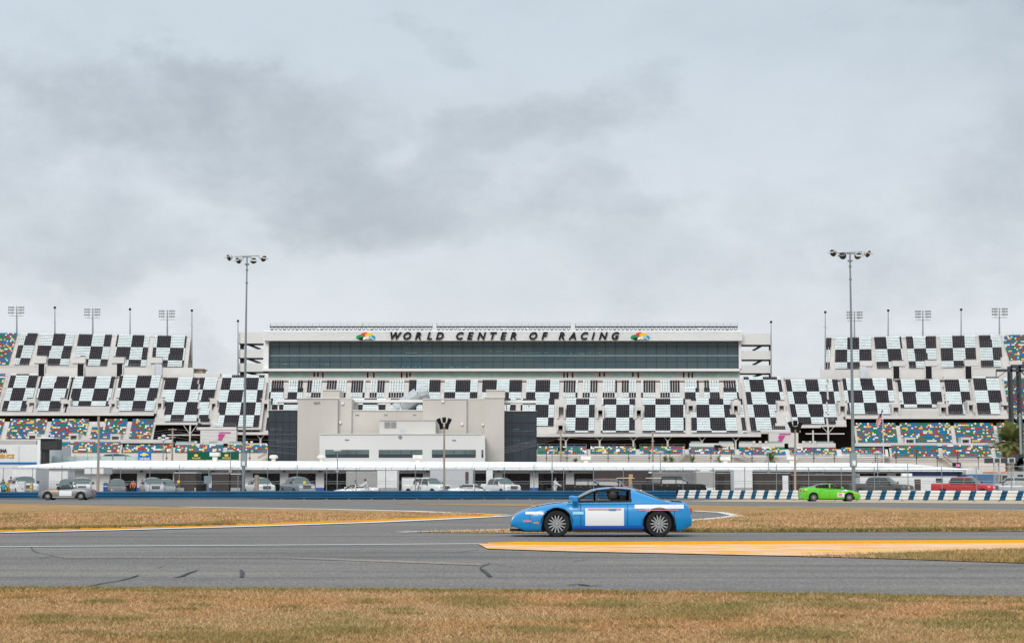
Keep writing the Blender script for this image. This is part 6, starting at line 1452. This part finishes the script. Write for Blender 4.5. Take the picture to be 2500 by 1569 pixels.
# ---------------------------------------------------------------- people
SKIN = mat('skin', (.45, .27, .19), .6); HAIR = mat('dark_hair', (.03, .022, .018), .7)
SUIT = mat('white_overalls', (.72, .72, .73), .8, var=.04)
def skin_mesh(name, verts, edges, radii, m_, parent, root=0, lvl=2):
    me = bpy.data.meshes.new(name); me.from_pydata([tuple(v) for v in verts], edges, []); me.materials.append(m_)
    o = bpy.data.objects.new(name, me); COL.objects.link(o); o.parent = parent
    s = o.modifiers.new('s', 'SKIN'); s.use_smooth_shade = True
    for i, r_ in enumerate(radii):
        me.skin_vertices[0].data[i].radius = (r_, r_) if not isinstance(r_, tuple) else r_
    me.skin_vertices[0].data[root].use_root = True
    q = o.modifiers.new('u', 'SUBSURF'); q.levels = lvl; q.render_levels = lvl; return o
def person(label, px, Y, z0, shirt, trousers, rz=0, lean=0.0, arms=((.25, -.35), (.25, -.35)), cap=None, h=1.76, long_sleeve=True, group=None):
    """standing figure built at the origin facing -y, then placed; lean tips the trunk forward"""
    t = thing('person', label, 'person', (0, 0, 0), group); ORG[t.name] = Vector((0, 0, 0)); k = h / 1.76
    def tr(x, y, z):                      # tip everything above the hip
        if z > .95:
            dz = z - .95; return Vector((x, y - math.sin(lean) * dz + y * 0, .95 + math.cos(lean) * dz))
        return Vector((x, y, z))
    def J(*a): return tr(*a) * k
    hip, waist, chest, neck, headb, headt = J(0, 0, .95), J(0, 0, 1.08), J(0, 0, 1.30), J(0, .0, 1.47), J(0, -.01, 1.54), J(0, -.02, 1.68)
    V = [hip, waist, chest, neck, headb, J(0, -.02, 1.62), headt]; E = [(0, 1), (1, 2), (2, 3), (3, 4), (4, 5), (5, 6)]; Rr = [.14, .125, (.155, .11), .055, .07, .092, .07]
    def limb(start, pts, rs):
        prev = start
        for p, r_ in zip(pts, rs): V.append(p); Rr.append(r_); E.append((prev, len(V) - 1)); prev = len(V) - 1
        return prev
    arm_pts = []
    for sg, (fwd, out) in zip((-1, 1), arms):
        sh = J(sg * .19, 0, 1.42); el = sh + Vector((sg * (.05 + abs(out) * .1), -fwd * .5, -.27)) * k; wr = el + Vector((sg * out * .1, -fwd * .75, -.22 + fwd * .18)) * k; hd = wr + (wr - el).normalized() * .09 * k
        arm_pts.append((sh, el, wr, hd)); limb(2, [sh, el, wr, hd], [.062, .046, .036, .034])
    leg_pts = []
    for sg in (-1, 1):
        a = [J(sg * .10, 0, .90), J(sg * .11, -.02, .50), J(sg * .12, .01, .10), J(sg * .13, -.12, .045)]; leg_pts.append(a); limb(0, a, [.095, .062, .045, .042])
    skin_mesh('body', V, E, [tuple(x * k for x in r_) if isinstance(r_, tuple) else r_ * k for r_ in Rr], SKIN, t, 0)
    # shirt
    V2 = [J(0, 0, .97), waist, chest, J(0, 0, 1.455)]; E2 = [(0, 1), (1, 2), (2, 3)]; R2 = [.155, .145, (.175, .13), .07]
    for (sh, el, wr, hd) in arm_pts:
        n = len(V2); V2 += [sh, el] + ([wr] if long_sleeve else []); E2 += [(2, n), (n, n + 1)] + ([(n + 1, n + 2)] if long_sleeve else []); R2 += [.075, .058] + ([.047] if long_sleeve else [])
    skin_mesh('shirt', V2, E2, R2, shirt, t, 0)
    V3 = [J(0, 0, .96)]; E3 = []; R3 = [.152]
    for a in leg_pts: n = len(V3); V3 += a[:3]; E3 += [(0, n), (n, n + 1), (n + 1, n + 2)]; R3 += [.108, .078, .06]
    skin_mesh('trousers', V3, E3, R3, trousers, t, 0)
    for a in leg_pts: o = MB(); p = a[3]; o.box(p.x - .05, p.x + .05, p.y - .08, p.y + .2, 0, .09); bevel(o.build('shoe', BLACK, t, org=(0, 0, 0)), .025)
    o = MB(); c = J(0, .0, 1.665); o.lathe([(.100, -.05), (.108, .0), (.095, .06), (.05, .10), (0, .112)], c, 14); o.build('hair' if cap is None else 'cap', HAIR if cap is None else cap, t, smooth=True, org=(0, 0, 0))
    o = MB(); c = J(0, -.105, 1.61); o.box(c.x - .012, c.x + .012, c.y - .02, c.y + .02, c.z - .02, c.z + .025); o.build('nose', SKIN, t, org=(0, 0, 0))
    # hands with fingers
    for sg, (sh, el, wr, hd) in zip((-1, 1), arm_pts):
        d = (hd - wr).normalized(); sd_ = d.cross(Vector((0, 1, 0))); sd_ = sd_.normalized() if sd_.length > .1 else Vector((1, 0, 0)); o = MB()
        for i, ln in enumerate((.065, .078, .072, .055)):
            b = hd + sd_ * (.016 * (i - 1.5)); o.tube(b, b + d * ln * .55, .009, .008, 6); o.tube(b + d * ln * .5, b + d * ln + Vector((0, -.02, -.01)), .008, .006, 6)
        b = wr + (hd - wr) * .5 - sd_ * sg * .03; o.tube(b, b + d * .04 - sd_ * sg * .03, .011, .008, 6); o.build('fingers', SKIN, t, org=(0, 0, 0))
    return place(t, (X_(px, Y), Y, z0), rz)
PG_ = 'track workers in white overalls'
person('person in white overalls leaning on the white car bonnet', 897, 162.3, .12, SUIT, SUIT, R(-75), .28, ((.75, .2), (.5, .2)), cap=HAIR, group=PG_)
person('person in white overalls crouching forward with arms low beside a work truck', 1023, 162.6, .08, SUIT, mat('overalls_grey_white', (.55, .55, .58), .8), R(-60), .35, ((.4, .1), (.2, .3)), cap=HAIR, group=PG_)
person('person in white overalls standing beside the black pickup tail', 1355, 163, .22, SUIT, SUIT, R(60), .05, ((.6, .1), (.3, .2)), cap=mat('blue_cap', (.05, .07, .14), .7), group=PG_)
person('person in turquoise shirt at the far left behind the guardrail', 10, 160.2, -.12, mat('turquoise_shirt', (.0, .36, .36), .8), mat('dark_shorts', (.04, .05, .06), .8), R(170), 0, long_sleeve=False)
person('person in brown jacket standing beside the white box truck body', 27, 172, .35, mat('brown_jacket', (.16, .10, .09), .8), mat('dark_jeans', (.04, .045, .06), .8), R(30), 0)
person('person in dark patterned top behind the turquoise shirt', 8, 168, .12, mat('dark_top', (.10, .06, .06), .8), mat('dark_jeans', (.04, .045, .06), .8), R(-20), 0)
person('person in black shirt and cap behind the dark suv', 171, 181.5, .25, mat('black_shirt', (.03, .025, .025), .8), mat('dark_jeans', (.04, .045, .06), .8), R(10), 0, cap=mat('red_cap', (.10, .02, .02), .7))
person('person in orange top inside the garage bay left of the silver pickup', 326, 186, .14, mat('orange_top', (.60, .14, .06), .8), mat('dark_jeans', (.04, .045, .06), .8), R(0), 0)
person('person in red top behind the silver pickup cab', 349, 186, .14, mat('red_top', (.45, .06, .08), .8), mat('dark_jeans', (.04, .045, .06), .8), R(20), 0)
person('person in dark red top by the pale trailer, left of the leaning worker', 873, 173, .05, mat('maroon_top', (.25, .04, .05), .8), mat('dark_jeans', (.04, .045, .06), .8), R(-60), .3)
def driver(label, carobj, lx, ly, suit, helmet, zs=.42):
    t = thing('person', label, 'person', (0, 0, 0), 'drivers'); ORG[t.name] = Vector((0, 0, 0))
    V = [Vector(p) for p in ((0, 0, .0), (-.03, 0, .18), (-.06, 0, .33), (-.05, 0, .43), (-.03, 0, .52), (-.03, 0, .58))]; E = [(i, i + 1) for i in range(5)]; Rr = [.13, .12, (.10, .14), .055, .08, .08]
    A = []
    for sg in (-1, 1):
        n = len(V); V += [Vector((-.04, sg * .18, .38)), Vector((.18, sg * .24, .20)), Vector((.40, sg * .16, .28)), Vector((.46, sg * .15, .31))]; E += [(2, n), (n, n + 1), (n + 1, n + 2), (n + 2, n + 3)]; Rr += [.062, .045, .036, .036]; A.append(V[-1])
        n = len(V); V += [Vector((.38, sg * .12, .08)), Vector((.72, sg * .12, -.05))]; E += [(0, n), (n, n + 1)]; Rr += [.09, .06]
    skin_mesh('body', V, E, Rr, suit, t, 0)
    o = MB(); o.lathe([(0, .15), (.07, .14), (.125, .07), (.135, 0), (.12, -.08), (.09, -.13), (0, -.13)], (-.02, 0, .60), 16); o.build('helmet', helmet, t, smooth=True, org=(0, 0, 0))
    o = MB(); o.box(.09, .125, -.085, .085, .58, .65); bevel(o.build('visor', mat('visor_black', (.01, .01, .012), .1), t, org=(0, 0, 0)), .02)
    for p, sg in zip(A, (-1, 1)):
        o = MB()
        for i in range(4): o.tube(p + Vector((0, 0, -.02 + .018 * i)), p + Vector((.05, -sg * .02, -.02 + .018 * i)), .010, .008, 6); o.tube(p + Vector((.05, -sg * .02, -.02 + .018 * i)), p + Vector((.035, -sg * .05, -.02 + .018 * i)), .008, .007, 6)
        o.tube(p + Vector((.0, -sg * .02, .03)), p + Vector((.03, -sg * .05, .05)), .010, .008, 6); o.build('glove', BLACK, t, org=(0, 0, 0))
    M = Matrix.Translation(carobj.location) @ Matrix.Rotation(carobj.rotation_euler.z, 4, 'Z'); p = M @ (Vector((lx, ly, zs)) * carobj.scale.x)
    return place(t, p, carobj.rotation_euler.z)
driver('driver in dark suit and dark helmet at the wheel of the blue race car', bc, -.10, .36, mat('race_suit_dark', (.03, .03, .035), .8), mat('helmet_dark', (.05, .045, .05), .3), .35)
driver('driver in red suit inside the green race car', gc, .05, -.38, mat('race_suit_red', (.20, .03, .02), .8), mat('helmet_orange', (.35, .10, .03), .3), .58)
driver('driver in grey suit in the open silver race car', rc, -.05, .30, mat('race_suit_grey', (.06, .06, .065), .8), mat('helmet_black', (.02, .02, .022), .3), .38)
# tv camera positions in the lower rows
for i, (px, py, lb) in enumerate([(1752, 1092, 'black television camera on the rows above the small palms'), (1370, 1098, 'black television camera beside the utility pole'), (237, 1040, 'black television camera platform behind the top of the timber pole')]):
    D = 476 if i else 484; D = 505 if i == 2 else D
    c = at(px, py, D); t = thing('television_camera', lb, 'camera', tuple(c)); o = MB(); o.box(c.x - 1.0, c.x + .8, D - 1, D - .2, c.z - .2, c.z + .7); o.box(c.x + .7, c.x + 1.3, D - .9, D - .4, c.z, c.z + .4); o.build('body', BLK, t); o = MB(); o.tube((c.x, D - .6, c.z - 1.5), (c.x, D - .6, c.z - .2), .12); o.build('tripod', BLK, t)
